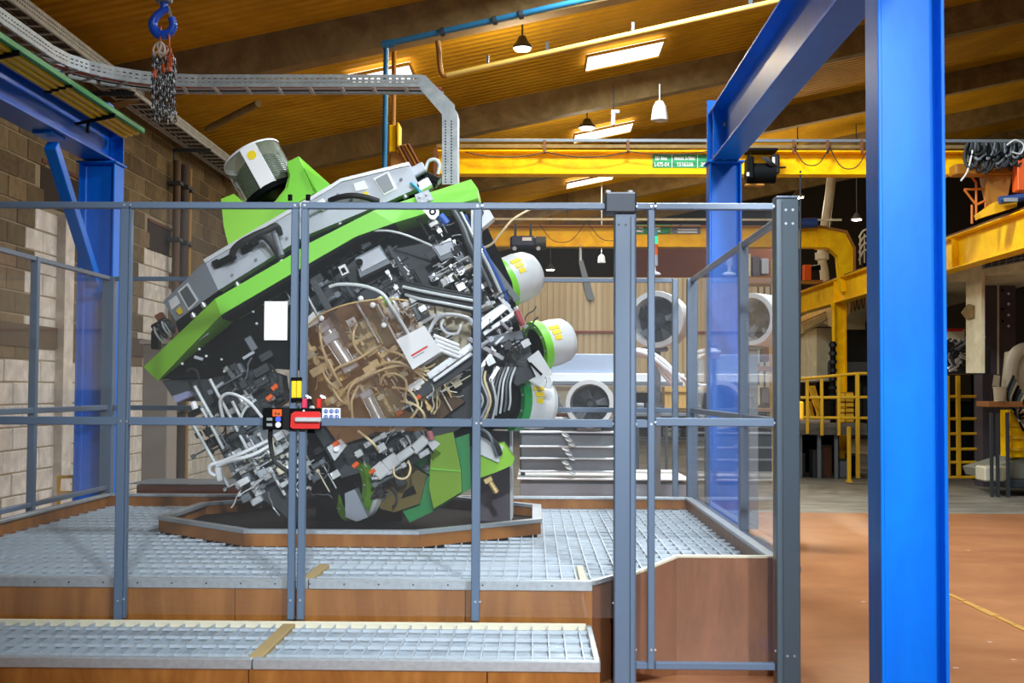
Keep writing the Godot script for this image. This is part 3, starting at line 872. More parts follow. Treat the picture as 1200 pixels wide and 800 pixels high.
# ---------------------------------------------------------------- blue portal frame
func h_column(called: String, c: Vector3, h: float, w: float, dep: float, label: String) -> Node3D:
	# web across the view, flanges at both sides
	var t := thing(called, c, label, "column")
	var b := MB.new()
	b.bb(c + Vector3(-w * 0.5, 0.02, -dep * 0.5), c + Vector3(-w * 0.5 + 0.016, h, dep * 0.5), 0.003)
	b.bb(c + Vector3(w * 0.5 - 0.016, 0.02, -dep * 0.5), c + Vector3(w * 0.5, h, dep * 0.5), 0.003)
	b.bb(c + Vector3(-w * 0.5 + 0.016, 0.02, -0.006), c + Vector3(w * 0.5 - 0.016, h, 0.006))
	for s in [-1, 1]:      # root fillets
		b.prism([c + Vector3(s * (w * 0.5 - 0.016), 0.02, 0.006), c + Vector3(s * (w * 0.5 - 0.034), 0.02, 0.006), c + Vector3(s * (w * 0.5 - 0.022), 0.02, 0.011), c + Vector3(s * (w * 0.5 - 0.016), 0.02, 0.024)], Vector3(0, h - 0.02, 0))
	obj("shaft", b, M.blue, t)
	obj("base_plate", MB.new().bb(c + Vector3(-w * 0.5 - 0.06, 0, -dep * 0.5 - 0.06), c + Vector3(w * 0.5 + 0.06, 0.022, dep * 0.5 + 0.06), 0.004), M.blue, t)
	obj("cap_plate", MB.new().bb(c + Vector3(-w * 0.5 - 0.02, h, -dep * 0.5 - 0.02), c + Vector3(w * 0.5 + 0.02, h + 0.018, dep * 0.5 + 0.02), 0.003), M.blue, t)
	return t

func i_beam(called: String, x: float, y0: float, y1: float, fw: float, d0: float, d1: float, m: Material, label: String) -> Node3D:
	var t := thing(called, Vector3(x, y0, -(d0 + d1) * 0.5), label, "beam")
	obj("bottom_flange", MB.new().bb(Vector3(x - fw * 0.5, y0, -d0), Vector3(x + fw * 0.5, y0 + 0.02, -d1), 0.003), m, t)
	obj("top_flange", MB.new().bb(Vector3(x - fw * 0.5, y1 - 0.02, -d0), Vector3(x + fw * 0.5, y1, -d1), 0.003), m, t)
	obj("web", MB.new().bb(Vector3(x - 0.007, y0 + 0.02, -d0), Vector3(x + 0.007, y1 - 0.02, -d1)), m, t)
	return t

func build_portal() -> void:
	h_column("portal_column", Vector3(1.566, 0, -5.25), 3.42, 0.276, 0.2, "big blue steel column standing nearest the camera on the red floor")
	h_column("portal_column", Vector3(1.62, 0, -10.6), 3.47, 0.275, 0.2, "blue steel column behind the side fence, under the end of the blue beam")
	var bm := i_beam("crane_beam", 1.62, 3.49, 3.95, 0.22, 0.5, 10.75, M.blue, "blue runway beam on the two blue columns, over the red floor")
	for d in [10.5, 5.25]:
		obj("web_stiffener", MB.new().bb(Vector3(1.515, 3.51, -d), Vector3(1.725, 3.93, -d - 0.014)), M.blue, bm)
	obj("end_plate", MB.new().bb(Vector3(1.50, 3.45, -10.76), Vector3(1.74, 4.06, -10.78), 0.003), M.blue, bm)
	var bb := MB.new()
	for px in [[838, 187], [849, 187], [868, 150], [850, 148]]:
		var c := U(px[0], px[1], 10.48)
		bb.rod(c, c + Vector3(0, 0.03, 0), 0.018, 6)
	obj("beam_bolts", bb, M.zinc, bm, "stuff")
	var lc := h_column("portal_column", Vector3(-3.98, 0, -11.3), 3.58, 0.33, 0.26, "blue steel column between the fence and the block wall")
	var lb := i_beam("crane_beam", -3.98, 3.61, 3.95, 0.26, 3.0, 11.5, M.blue_deep, "blue runway beam in front of the block wall, under the yellow conductor bars")
	obj("end_plate", MB.new().bb(Vector3(-4.11, 3.60, -11.5), Vector3(-3.85, 4.0, -11.52), 0.003), M.blue, lb)
	obj("end_stop", MB.new().bb(Vector3(-4.05, 3.95, -11.3), Vector3(-3.93, 4.17, -11.45), 0.004), M.blue, lb)
	var br := thing("knee_brace", U(120, 322, 11.2), "slanting blue brace from the beam down to the column at the block wall", "brace")
	obj("brace_web", MB.new().bar(Vector3(-3.98, 3.53, -10.1), Vector3(-3.98, 2.5, -11.16), 0.10, 0.10, Vector3.UP, 0.006), M.blue, br)
	obj("brace_plate", MB.new().bb(Vector3(-4.06, 3.585, -9.9), Vector3(-3.9, 3.61, -10.2), 0.003), M.blue, br)
	# conductor bars on brackets
	var rd := [[M.cond_yellow, -3.82, 3.86], [M.cond_yellow, -3.765, 3.875], [M.cond_yellow, -3.71, 3.89], [M.cond_green, -3.655, 3.905]]
	for i in 4:
		var o := thing("conductor_bar", Vector3(rd[i][1], rd[i][2], -7.3), ["yellow conductor bar closest to the blue beam web", "second yellow conductor bar from the blue beam", "third yellow conductor bar, next to the green one", "green conductor bar along the blue beam"][i], "conductor bar", "" if i == 3 else "yellow conductor bars on the blue beam")
		obj("bar", MB.new().bb(Vector3(rd[i][1] - 0.021, rd[i][2], -3.0), Vector3(rd[i][1] + 0.021, rd[i][2] + 0.05, -11.45), 0.006), rd[i][0], o)
		for d in [8.6, 9.6, 10.6]: obj("clip", MB.new().bb(Vector3(rd[i][1] - 0.026, rd[i][2] - 0.014, -d), Vector3(rd[i][1] + 0.026, rd[i][2] + 0.003, -d - 0.03)), M.black, o)
	for d in [8.6, 10.6]:
		var o := thing("bar_bracket", Vector3(-3.85, 3.83, -d), "black bracket carrying the conductor bars, the one %s" % ("at the frame edge" if d < 9 else "near the blue column"), "bracket")
		obj("arm", MB.new().bar(Vector3(-3.98, 3.815, -d - 0.015), Vector3(-3.63, 3.885, -d - 0.015), 0.03, 0.02), M.black, o)
		obj("drop", MB.new().bb(Vector3(-3.875, 3.74, -d), Vector3(-3.855, 3.85, -d - 0.03)), M.black, o)

# ---------------------------------------------------------------- the tilted rotary machine
# Its frame leans thirty degrees: u runs up to the right, w runs down to the right, both in pixels of the machine's own plane.
func L(u: float, w: float, d: float) -> Vector3:
	return U(430.0 + u * 0.866 + w * 0.5, 420.0 - u * 0.5 + w * 0.866, d)

func lean() -> Basis:
	return Basis(Vector3(0, 0, 1), deg_to_rad(30.0))

func slab_px(called: String, a: Array, d: float, th: float, m: Material, t: Node3D) -> MeshInstance3D:
	return obj(called, MB.new().prism(UP(a, d), Vector3(0, 0, -th)), m, t)

# outline with a depth of its own at every corner: x, y, d, x, y, d ...
func slab_skew(called: String, a: Array, ext: Vector3, m: Material, t: Node3D) -> MeshInstance3D:
	var p := []
	for i in range(0, a.size(), 3): p.append(U(a[i], a[i + 1], a[i + 2]))
	return obj(called, MB.new().prism(p, ext), m, t)

func hose(called: String, a: Array, d: float, r: float, m: Material, t: Node3D, dz := 0.0) -> void:
	var p := []
	for i in range(0, a.size(), 2):
		var f := float(i) / maxf(a.size() - 2, 1)
		p.append(U(a[i], a[i + 1], d - dz * sin(PI * f)))
	obj(called, MB.new().tube(smooth(p, 5), r, 6), m, t)

func servo(t: Node3D, c: Vector3, axis: Vector3, r: float, ln: float, ring: Material, sticker := true) -> void:
	var ax := axis.normalized()
	var o := part("drive_motor", t, c)
	obj("flange_ring", MB.new().lathe(c, ax, [Vector2(r * 0.8, -0.03), Vector2(r * 1.1, -0.03), Vector2(r * 1.1, 0.03), Vector2(r * 0.8, 0.03), Vector2(r * 0.8, -0.03)], 28), ring, o)
	obj("cowl", MB.new().lathe(c, ax, [Vector2(r * 0.98, 0.03), Vector2(r * 1.0, ln * 0.55), Vector2(r * 0.93, ln * 0.85), Vector2(r * 0.78, ln), Vector2(0, ln)], 28), M.cowl, o)
	obj("core", MB.new().lathe(c, ax, [Vector2(0, -0.05), Vector2(r * 0.45, -0.05), Vector2(r * 0.45, -0.01), Vector2(r * 0.82, -0.01), Vector2(r * 0.82, 0.02)], 20), M.black, o)
	if sticker:
		var side := (Vector3(0, 0, 1) - ax * ax.z).normalized()
		var up := ax.cross(side)
		if up.y < 0.0: up = -up
		var dir := (side * 0.93 + up * 0.36).normalized()
		var bs := Basis(ax, dir, ax.cross(dir))
		for k in 3:
			var dd := dir.rotated(ax, deg_to_rad(-14 + 14 * k))
			obj("warning_sticker", MB.new().box(c + ax * ln * 0.38 + dd * (r * 0.985), Vector3(0.085 - 0.016 * k, 0.01, 0.036), Basis(ax, dd, ax.cross(dd)), 0.002), M.yellow_sign, o)
	var bt := MB.new()
	var f := MB.frame(ax)
	for k in 10:
		var e := (f.x * cos(TAU * k / 10) + f.z * sin(TAU * k / 10)) * r * 0.95
		bt.rod(c + e - ax * 0.03, c + e - ax * 0.042, 0.008, 6)
	obj("flange_bolts", bt, M.zinc, o, "stuff")

func fittings(t: Node3D, cu: float, cw: float, hu: float, hw: float, count: int, d0: float, d1: float, mats: Array, big := 1.0) -> void:
	var bs := lean()
	var small := {}
	for k in count:
		var u := cu + rng.randf_range(-hu, hu)
		var w := cw + rng.randf_range(-hw, hw)
		var d := rng.randf_range(d0, d1)
		var c := L(u, w, d)
		var s := d / FOC * big
		var m: Material = mats[rng.randi() % mats.size()]
		var along: Vector3 = bs.x if rng.randf() < 0.5 else -bs.y
		var kind := rng.randi() % 6
		var mb := MB.new()
		var nm := "valve_block"
		match kind:
			0:
				mb.box(c, Vector3(rng.randf_range(9, 20), rng.randf_range(7, 13), 12) * s, bs, 0.004)
				for j in 3: mb.rod(c + bs.x * (j - 1) * 5 * s + Vector3(0, 0, 6 * s), c + bs.x * (j - 1) * 5 * s + Vector3(0, 0, 8 * s), 1.5 * s, 6)
			1:
				nm = "air_cylinder"
				var ln := rng.randf_range(14, 34) * s
				mb.rod(c - along * ln * 0.5, c + along * ln * 0.5, rng.randf_range(2.6, 4.5) * s, 10)
				mb.rod(c + along * ln * 0.5, c + along * ln * 0.8, 1.3 * s, 6)
				mb.box(c - along * ln * 0.5, Vector3.ONE * 8 * s, bs, 0.003)
				mb.box(c + along * ln * 0.45, Vector3.ONE * 8.5 * s, bs, 0.003)
			2:
				nm = "angle_bracket"
				mb.box(c, Vector3(14, 12, 1.6) * s, bs, 0.002)
				mb.box(c + bs * Vector3(-6.5 * s, 0, 4 * s), Vector3(1.6, 12, 9) * s, bs, 0.002)
				mb.rod(c + Vector3(0, 0, 0.8 * s), c + Vector3(0, 0, 2.6 * s), 2 * s, 6)
			3:
				nm = "guide_rod"
				var ln := rng.randf_range(22, 46) * s
				mb.rod(c - along * ln * 0.5, c + along * ln * 0.5, 1.3 * s, 7)
				mb.box(c - along * ln * 0.5, Vector3(6, 6, 6) * s, bs, 0.003)
			4:
				nm = "elbow_fitting"
				mb.rod(c, c + along * 6 * s, 2 * s, 8)
				mb.rod(c + along * 6 * s, c + along * 6 * s + Vector3(0, 0, 6 * s), 2 * s, 8)
				mb.box(c + along * 6 * s, Vector3.ONE * 4.6 * s, bs, 0.002)
			5:
				nm = "air_hose"
				var p := []
				var e := along
				var q := c
				for j in 6:
					p.append(q)
					e = (e + Vector3(rng.randf_range(-0.7, 0.7), rng.randf_range(-0.7, 0.7), rng.randf_range(-0.35, 0.35))).normalized()
					q += e * 9 * s
				mb.tube(smooth(p, 4), rng.randf_range(0.8, 1.4) * s, 6)
		obj(nm, mb, m, t)

func build_machine() -> void:
	var t := thing("rotary_machine", Vector3(-1.27, 0.553, -9.1), "big tilted rotary machine with lime green frame and amber guard in the octagonal pit", "machine")
	# --- main dark body
	slab_px("body_housing", [190, 444, 262, 374, 420, 281, 470, 264, 540, 244, 572, 268, 600, 330, 615, 420, 604, 480, 560, 520, 490, 548, 440, 585, 380, 596, 352, 560, 358, 480, 352, 434, 300, 430, 240, 442], 8.85, 0.75, M.black, t)
	slab_px("inner_wall", [364, 350, 420, 300, 520, 280, 570, 340, 590, 430, 560, 490, 470, 540, 400, 560, 366, 500], 8.7, 0.15, M.grey_dark, t)
	slab_px("backing_plate", [366, 372, 400, 356, 470, 350, 484, 352, 500, 400, 500, 440, 545, 470, 510, 496, 440, 510, 396, 520, 368, 480], 8.62, 0.06, M.gold_back, t)
	slab_px("cream_panel", [484, 352, 552, 348, 552, 412, 500, 446, 498, 400], 8.58, 0.05, M.cream, t)
	# --- lime frame of three folded plates
	slab_skew("frame_plate", [168, 430, 8.85, 252, 350, 8.3, 259, 369, 8.3, 185, 446, 8.8], Vector3(0.02, 0.03, -0.45), M.lime_b, t)
	slab_px("frame_plate", [252, 350, 342, 298, 360, 286, 437, 247, 462, 261, 417, 277, 358, 311, 259, 369], 8.3, 0.5, M.lime, t)
	slab_skew("frame_plate", [437, 247, 8.3, 486, 231, 8.38, 552, 210, 8.5, 560, 221, 8.5, 560, 232, 8.5, 495, 251, 8.4, 462, 261, 8.34], Vector3(0, 0, -0.5), M.lime, t)
	slab_px("frame_edge", [259, 369, 358, 311, 417, 277, 462, 261, 462, 264, 418, 281, 359, 316, 261, 374], 8.33, 0.3, M.black, t)
	for q in [[228, 372], [240, 360], [280, 336], [331, 309], [399, 263], [476, 232]]:
		obj("frame_bolt", MB.new().rod(U(q[0], q[1], 8.5), U(q[0] - 2.2, q[1] - 4, 8.5), 0.02, 8).rod(U(q[0] - 2.2, q[1] - 4, 8.5), U(q[0] - 3, q[1] - 5.5, 8.5), 0.012, 8), M.zinc, t)
	slab_px("joint_plate", [486, 228, 502, 222, 508, 234, 490, 240], 8.29, 0.02, M.grey_light, t)
	for q in [[492, 230], [500, 227], [495, 236], [503, 233]]: obj("joint_bolt", MB.new().rod(U(q[0], q[1], 8.29), U(q[0], q[1], 8.27), 0.009, 6), M.zinc, t)
	# lifting lug under the frame
	slab_px("lifting_lug", [495, 245, 514, 243, 514, 252, 509, 257, 504, 256], 8.28, 0.04, M.alu, t)
	obj("lug_eye", MB.new().lathe(U(507, 248, 8.28), Vector3.BACK, [Vector2(0.024, 0), Vector2(0.024, 0.008), Vector2(0.012, 0.008), Vector2(0.012, 0)], 14), M.black, t)
	# --- long grey cable box above the frame
	slab_skew("box_end", [191, 353, 8.76, 240, 306, 8.46, 256, 340, 8.46, 206, 376, 8.72], Vector3(0.05, 0.08, -0.4), M.grey_box, t)
	slab_px("cable_box", [240, 306, 389, 219, 400, 211, 479, 192, 492, 219, 450, 238, 358, 276, 256, 340], 8.46, 0.45, M.grey_light, t)
	slab_px("box_lid_edge", [238, 304, 388, 216, 399, 209, 479, 189.5, 480, 193, 400, 212.5, 389, 220, 240, 308], 8.44, 0.48, M.alu, t)
	slab_px("gap_shade", [206, 377, 256, 341, 358, 277, 450, 239, 492, 220, 496, 228, 440, 246, 362, 284, 252, 350, 210, 392], 8.6, 0.3, M.black, t)  # black strip put in for the shadow gap between box and frame
	var pl := func(nm, a, m, th := 0.012): slab_skew(nm, a, Vector3(0, 0, -th), m, t)
	pl.call("label_frame", [208, 341, 8.655, 220, 331, 8.58, 232.5, 352, 8.56, 221, 364, 8.63], M.white)
	pl.call("label_face", [210.5, 342, 8.645, 219, 334.5, 8.575, 229.5, 352, 8.555, 221, 360.5, 8.62], M.grey_mid)
	pl.call("sticker_white", [197.5, 352.5, 8.72, 206, 346, 8.665, 211, 355, 8.66, 201, 363, 8.715], M.white)
	pl.call("sticker_yellow", [206, 364, 8.68, 211, 359, 8.65, 214, 366, 8.645, 210, 369, 8.67], M.yellow_sign)
	pl.call("label_frame", [437, 209, 8.45, 455, 200, 8.45, 465, 221, 8.45, 450, 229, 8.45], M.white)
	pl.call("label_face", [440, 210, 8.44, 453.5, 203, 8.44, 461.5, 220, 8.44, 450, 226, 8.44], M.print_grey)
	pl.call("sticker_white", [414, 215, 8.45, 427, 211, 8.45, 431, 221, 8.45, 417, 224, 8.45], M.white)
	pl.call("sticker_yellow", [425, 226, 8.45, 430, 224, 8.45, 432, 228, 8.45, 427, 230, 8.45], M.yellow_sign)
	for q in [[264, 312, 290, 296], [296, 293, 318, 280], [344, 262, 356, 255], [372, 244, 386, 236]]:
		obj("box_seam", MB.new().bar(U(q[0], q[1], 8.455), U(q[2], q[3], 8.455), 0.008, 0.03), M.grey_box, t)
	for q in [[272, 322], [300, 304], [336, 279], [396, 228], [412, 234], [470, 210]]: obj("box_screw", MB.new().rod(U(q[0], q[1], 8.46), U(q[0], q[1], 8.445), 0.011, 8), M.grey_mid, t)
	obj("cable_gland", MB.new().rod(U(254, 310, 8.44), U(274, 300, 8.36), 0.025, 10).box(U(254, 309, 8.44), Vector3(0.05, 0.05, 0.06), lean(), 0.006), M.black, t)
	obj("cable_gland", MB.new().rod(U(288, 292, 8.44), U(300, 283, 8.36), 0.025, 10).box(U(288, 292, 8.44), Vector3(0.06, 0.05, 0.06), lean(), 0.006), M.black, t)
	obj("cable_gland", MB.new().rod(U(330, 300, 8.3), U(321, 272, 8.36), 0.022, 10), M.grey_mid, t)
	hose("black_cable", [272, 302, 274, 293, 282, 285, 296, 277, 312, 270, 324, 265, 328, 275], 8.38, 0.024, M.rubber, t, 0.08)
	hose("black_cable", [296, 284, 304, 277, 312, 279, 321, 290, 329, 303], 8.34, 0.024, M.rubber, t, 0.06)
	hose("black_cable", [386, 235, 398, 231, 412, 229, 428, 231, 444, 236], 8.42, 0.02, M.rubber, t, 0.05)
	obj("connector", MB.new().box(U(368, 246, 8.43), Vector3(0.10, 0.05, 0.06), lean(), 0.006), M.grey_box, t)
	obj("connector", MB.new().box(U(378, 240, 8.42), Vector3(0.05, 0.07, 0.06), lean(), 0.006), M.white, t)
	# coiled connectors at the low end
	for k in 4:
		var c := U(186 + k * 4.5, 392 - k * 3.4, 8.85 - k * 0.03)
		obj("spiral_hose", MB.new().lathe(c, lean().x, [Vector2(0.055, -0.008), Vector2(0.068, 0), Vector2(0.055, 0.008), Vector2(0.055, -0.008)], 16), M.grey_dark if k % 2 else M.clear_tube, t)
	obj("plug_housing", MB.new().box(U(189, 384, 8.95), Vector3(0.10, 0.09, 0.12), lean(), 0.01), M.black, t)
	obj("plug_housing", MB.new().box(U(183, 398, 8.9), Vector3(0.05, 0.14, 0.10), Basis(), 0.01), M.black, t)
	obj("plug_housing", MB.new().box(U(188, 371, 8.95), Vector3(0.06, 0.05, 0.06), lean(), 0.006), M.brown_rust, t)
	# --- top motor in its lime cradle
	slab_px("motor_cradle", [259, 233, 274, 227, 286, 238, 302, 243, 322, 236, 334, 221, 338, 207, 336, 190, 350, 183, 388, 217, 340, 248, 300, 275, 283, 286, 268, 289, 262, 265], 8.8, 0.4, M.lime_b, t)
	slab_px("cradle_cheek", [336, 190, 350, 183, 368, 226, 345, 240, 325, 238, 337, 220, 340, 206], 8.74, 0.06, M.lime, t)
	slab_px("cradle_rib", [356, 196, 388, 217, 372, 226], 8.72, 0.05, M.lime, t)
	var mt := part("top_motor", t, U(322, 232, 9.0))
	var ax := (U(294, 182, 9.05) - U(322, 232, 9.0)).normalized()
	var c0 := U(320, 228, 9.0)
	var fins := [Vector2(0, 0)]
	for k in 13:
		fins.append(Vector2(0.185, k * 0.018)); fins.append(Vector2(0.185, k * 0.018 + 0.008)); fins.append(Vector2(0.16, k * 0.018 + 0.009)); fins.append(Vector2(0.16, k * 0.018 + 0.017))
	fins.append(Vector2(0, 0.24))
	obj("finned_body", MB.new().lathe(c0, ax, fins, 24), M.black_gloss, mt)
	obj("clear_cowl", MB.new().lathe(c0, ax, [Vector2(0.218, 0.0), Vector2(0.218, 0.33), Vector2(0.214, 0.33), Vector2(0.214, 0.0)], 32), M.smoke, mt)
	obj("cowl_rim", MB.new().lathe(c0, ax, [Vector2(0.225, 0.325), Vector2(0.225, 0.34), Vector2(0.20, 0.35), Vector2(0, 0.352)], 32), M.white, mt)
	obj("fan_plate", MB.new().lathe(c0, ax, [Vector2(0, 0.26), Vector2(0.15, 0.26), Vector2(0.17, 0.24), Vector2(0.10, 0.24)], 20), M.grey_dark, mt)
	var fr := (Vector3(0.12, 0.05, 1) - ax * ax.dot(Vector3(0.12, 0.05, 1))).normalized()
	var sd := ax.cross(fr)
	obj("side_plate", MB.new().box(c0 + ax * 0.16 + fr * 0.222, Vector3(0.125, 0.33, 0.012), Basis(sd, ax, sd.cross(ax)), 0.003), M.white, mt)
	obj("warning_sticker", MB.new().lathe(c0 + ax * 0.25 + fr * 0.228, fr, [Vector2(0.034, 0), Vector2(0.034, 0.003), Vector2(0, 0.003)], 14), M.yellow_sign, mt)
	obj("mount_ring", MB.new().lathe(c0, ax, [Vector2(0.17, -0.04), Vector2(0.235, -0.04), Vector2(0.235, 0.0), Vector2(0.17, 0.0)], 28), M.black, mt)
	# --- drive motors round the rim
	servo(t, U(586, 334, 9.05), Vector3(0.78, 0.36, -0.5), 0.185, 0.30, M.lime)
	servo(t, U(630, 406, 9.15), Vector3(0.86, 0.24, -0.45), 0.175, 0.26, M.lime)
	servo(t, U(604, 471, 8.95), Vector3(0.88, -0.06, -0.46), 0.19, 0.27, M.emerald)
	servo(t, U(517, 318, 9.0), Vector3(0.3, 0.8, -0.5), 0.13, 0.16, M.lime, false)
	servo(t, U(415, 574, 8.75), Vector3(0.75, -0.1, -0.6), 0.20, 0.14, mat("5f8f22", 0.45), false)
	slab_px("motor_bracket", [404, 578, 416, 573, 431, 606, 418, 611, 405, 606], 8.5, 0.2, M.grey_box, t)
	# --- amber guard and what shows through it
	var guard := slab_px("amber_guard", [357, 384, 372, 371, 392, 361, 415, 354.5, 450, 350, 478, 352, 488, 372, 494, 390, 498, 430, 494, 446, 478, 456, 474, 480, 496, 494, 500, 505, 440, 506, 400, 522, 372, 486, 358, 450], 8.24, 0.006, M.amber, t)
	var edge := []
	for q in [[357, 384], [372, 371], [392, 361], [415, 354.5], [450, 350], [478, 352]]: edge.append(U(q[0], q[1], 8.238))
	obj("guard_edge", MB.new().tube(smooth(edge, 4), 0.006, 6), M.brass, t)
	for q in [[377, 373], [437, 357.5], [450, 381], [366, 478], [423, 350]]: obj("guard_knob", MB.new().lathe(U(q[0], q[1], 8.235), Vector3.BACK, [Vector2(0.017, 0), Vector2(0.019, 0.012), Vector2(0.01, 0.024), Vector2(0, 0.024)], 10), M.white, t)
	var cyl := func(a, b, c, d, r, dd): 
		var p := U(a, b, dd); var q := U(c, d, dd)
		var o := part("main_cylinder", t, (p + q) * 0.5)
		obj("barrel", MB.new().rod(p, q, r, 16), M.alu, o)
		obj("end_block", MB.new().box(p, Vector3(r * 2.6, r * 1.4, r * 2.4), Basis(Vector3(0, 0, 1), deg_to_rad(30)), 0.006), M.grey_light, o)
		obj("end_block", MB.new().box(q, Vector3(r * 2.6, r * 1.2, r * 2.4), Basis(Vector3(0, 0, 1), deg_to_rad(30)), 0.006), M.grey_light, o)
		for s in [-1, 1]: obj("tie_rod", MB.new().rod(p + Vector3(0.866 * r * 1.1 * s, 0.5 * r * 1.1 * s, 0.02), q + Vector3(0.866 * r * 1.1 * s, 0.5 * r * 1.1 * s, 0.02), 0.006, 6), M.zinc, o)
	cyl.call(389, 396, 411, 430, 0.042, 8.4)
	cyl.call(430, 462, 446, 494, 0.034, 8.4)
	cyl.call(383, 382, 391, 396, 0.05, 8.45)
	for q in [[366, 328, 408, 402, 0.045, 8.3], [418, 355, 445, 402, 0.014, 8.3], [442, 356, 470, 408, 0.014, 8.32], [452, 350, 478, 396, 0.02, 8.36], [360, 346, 376, 376, 0.012, 8.3], [419, 406, 450, 462, 0.03, 8.42], [404, 330, 426, 368, 0.03, 8.5], [455, 288, 480, 330, 0.03, 8.42]]:
		obj("guide_bar", MB.new().bar(U(q[0], q[1], q[5]), U(q[2], q[3], q[5]), q[4], 0.03, Vector3.BACK, 0.004), M.grey_dark if q[4] > 0.025 else M.zinc, t)
	# white board with red print
	slab_px("white_board", [464.5, 398, 497, 381.5, 517.5, 411.5, 483.5, 433], 8.2, 0.025, M.white, t)
	for q in [[482, 417, 501, 405.5, 0.012], [484, 419.5, 497, 412, 0.006]]: obj("board_print", MB.new().bar(U(q[0], q[1], 8.198), U(q[2], q[3], 8.198), 0.002, q[4], Vector3(-0.5, 0.866, 0)), M.red if q[4] > 0.01 else M.print_grey, t)
	for k in 4: obj("white_air_fitting", MB.new().rod(U(508 + k * 1.5, 393 + k * 5.2, 8.22), U(538, 405 + k * 4.6, 8.25), 0.013, 8), M.white, t)
	slab_px("small_tag", [451, 362, 463, 355, 469, 368, 458, 374], 8.26, 0.01, M.white, t)
	slab_px("small_tag", [358, 374, 367, 365, 375, 377, 358, 386], 8.26, 0.02, M.white, t)
	slab_px("lime_cover", [443, 350, 450, 344, 459, 352, 459, 360, 446, 359], 8.4, 0.05, M.lime, t)
	for q in [[502, 441, 553, 405, 0.05, 8.3], [508, 446, 553, 414, 0.025, 8.28], [494, 428, 530, 404, 0.03, 8.35]]: obj("slide_profile", MB.new().bar(U(q[0], q[1], q[5]), U(q[2], q[3], q[5]), 0.05, q[4], Vector3(-0.5, 0.866, 0), 0.004), M.alu, t)
	obj("slide_base", MB.new().bar(U(486, 464, 8.36), U(554, 420, 8.36), 0.06, 0.075, Vector3(-0.5, 0.866, 0), 0.004), M.grey_dark, t)
	for k in 6: obj("profile_screw", MB.new().rod(U(506 + k * 9, 440.5 - k * 6.3, 8.28), U(506 + k * 9, 440.5 - k * 6.3, 8.26), 0.009, 8), M.zinc, t)
	slab_px("clear_cover", [428, 468, 456, 454, 476, 478, 448, 494], 8.3, 0.09, M.smoke, t)
	slab_px("clear_cover", [404, 384, 444, 362, 466, 398, 426, 420], 8.34, 0.05, M.smoke, t)
	for k in 7: hose("rear_tube", [566 + k * 5, 492 - k * 2, 568 + k * 5, 470, 574 + k * 4, 448, 580 + k * 4, 430], 8.62 - 0.02 * k, 0.008, [M.clear_tube, M.white_tube, M.grey_mid][k % 3], t, 0.04)
	# ribbed cream plates and the dark hose bundle above them
	for k in 7:
		var x := 478.0 + k * 10.5
		slab_px("ribbed_plate", [x, 345 + k * 1.3, x + 9.5, 346.3 + k * 1.3, x + 10, 374 - k, x + 3, 378 - k], 8.42 - 0.004 * (k % 2), 0.03, M.cream_light if k % 2 else M.cream, t)
	for k in 7: hose("bundle_hose", [470 + k, 330 + k * 3, 492, 334 + k * 3.2, 520, 340 + k * 3.0, 556, 346 + k * 3.2], 8.36 - 0.02 * (k % 3), 0.011, [M.rubber, M.grey_dark, M.clear_tube][k % 3], t, 0.05)
	# grey control boxes bolted to the body
	var gb := func(nm, a, b, d, th, m): 
		slab_px(nm, a, d, th, m, t)
		slab_px("box_cover", b, d - 0.012, 0.012, M.grey_light, t)
	gb.call("junction_box", [416, 302, 445, 287, 457.5, 308, 422, 325], [418, 303, 444, 290, 453, 303, 424, 318], 8.4, 0.14, M.grey_mid)
	gb.call("junction_box", [505, 288, 530, 281, 536, 297, 517, 306], [509, 289, 529, 283, 532, 293, 516, 300], 8.45, 0.16, M.grey_mid)
	obj("box_connector", MB.new().rod(U(421, 307, 8.38), U(421, 307, 8.33), 0.025, 12), M.black, t)
	slab_px("switch_box", [396, 313, 404, 309, 409, 319, 401, 323], 8.4, 0.06, M.white, t)
	slab_px("switch_face", [399, 315, 403, 313, 406, 318, 402, 320], 8.385, 0.02, M.black, t)
	# right-hand arm and its boxes
	slab_px("end_box", [618, 420, 631, 410, 648, 438, 632, 449], 8.6, 0.22, M.cowl, t)
	slab_px("end_box_slot", [619, 425, 622, 424, 636, 438, 634, 440], 8.59, 0.02, M.black, t)
	for k in 3: hose("end_tube", [640 + k * 2, 441, 642 + k * 2, 448, 639 + k * 2.4, 455], 8.58, 0.01, M.white_tube, t)
	slab_px("corner_bracket", [552, 243, 570, 240, 579, 255, 566, 266, 552, 272], 8.45, 0.18, M.cowl, t)
	obj("bracket_pin", MB.new().lathe(U(562, 249, 8.45), Vector3.BACK, [Vector2(0.03, 0), Vector2(0.03, 0.02), Vector2(0, 0.02)], 14), M.grey_dark, t)
	for q in [[560, 385, 596, 356, 0.05], [566, 392, 604, 366, 0.03], [562, 376, 590, 356, 0.02], [586, 376, 602, 392, 0.02], [548, 300, 600, 366, 0.03], [556, 284, 606, 352, 0.045], [570, 400, 612, 392, 0.06], [580, 404, 600, 384, 0.02], [604, 360, 616, 384, 0.03], [548, 396, 590, 420, 0.03], [556, 440, 580, 410, 0.03], [560, 470, 584, 430, 0.03]]:
		obj("arm_profile", MB.new().bar(U(q[0], q[1], 8.5), U(q[2], q[3], 8.55), q[4], 0.04, Vector3.BACK, 0.004), M.alu if q[4] != 0.045 and q[4] != 0.06 else M.grey_mid, t)
	slab_px("arm_plate", [578, 408, 612, 386, 618, 396, 630, 440, 606, 452, 584, 430], 8.7, 0.1, M.grey_dark, t)
	obj("red_damper", MB.new().rod(U(605, 364, 8.48), U(613, 381, 8.48), 0.02, 10), mat("a8474c", 0.4), t)
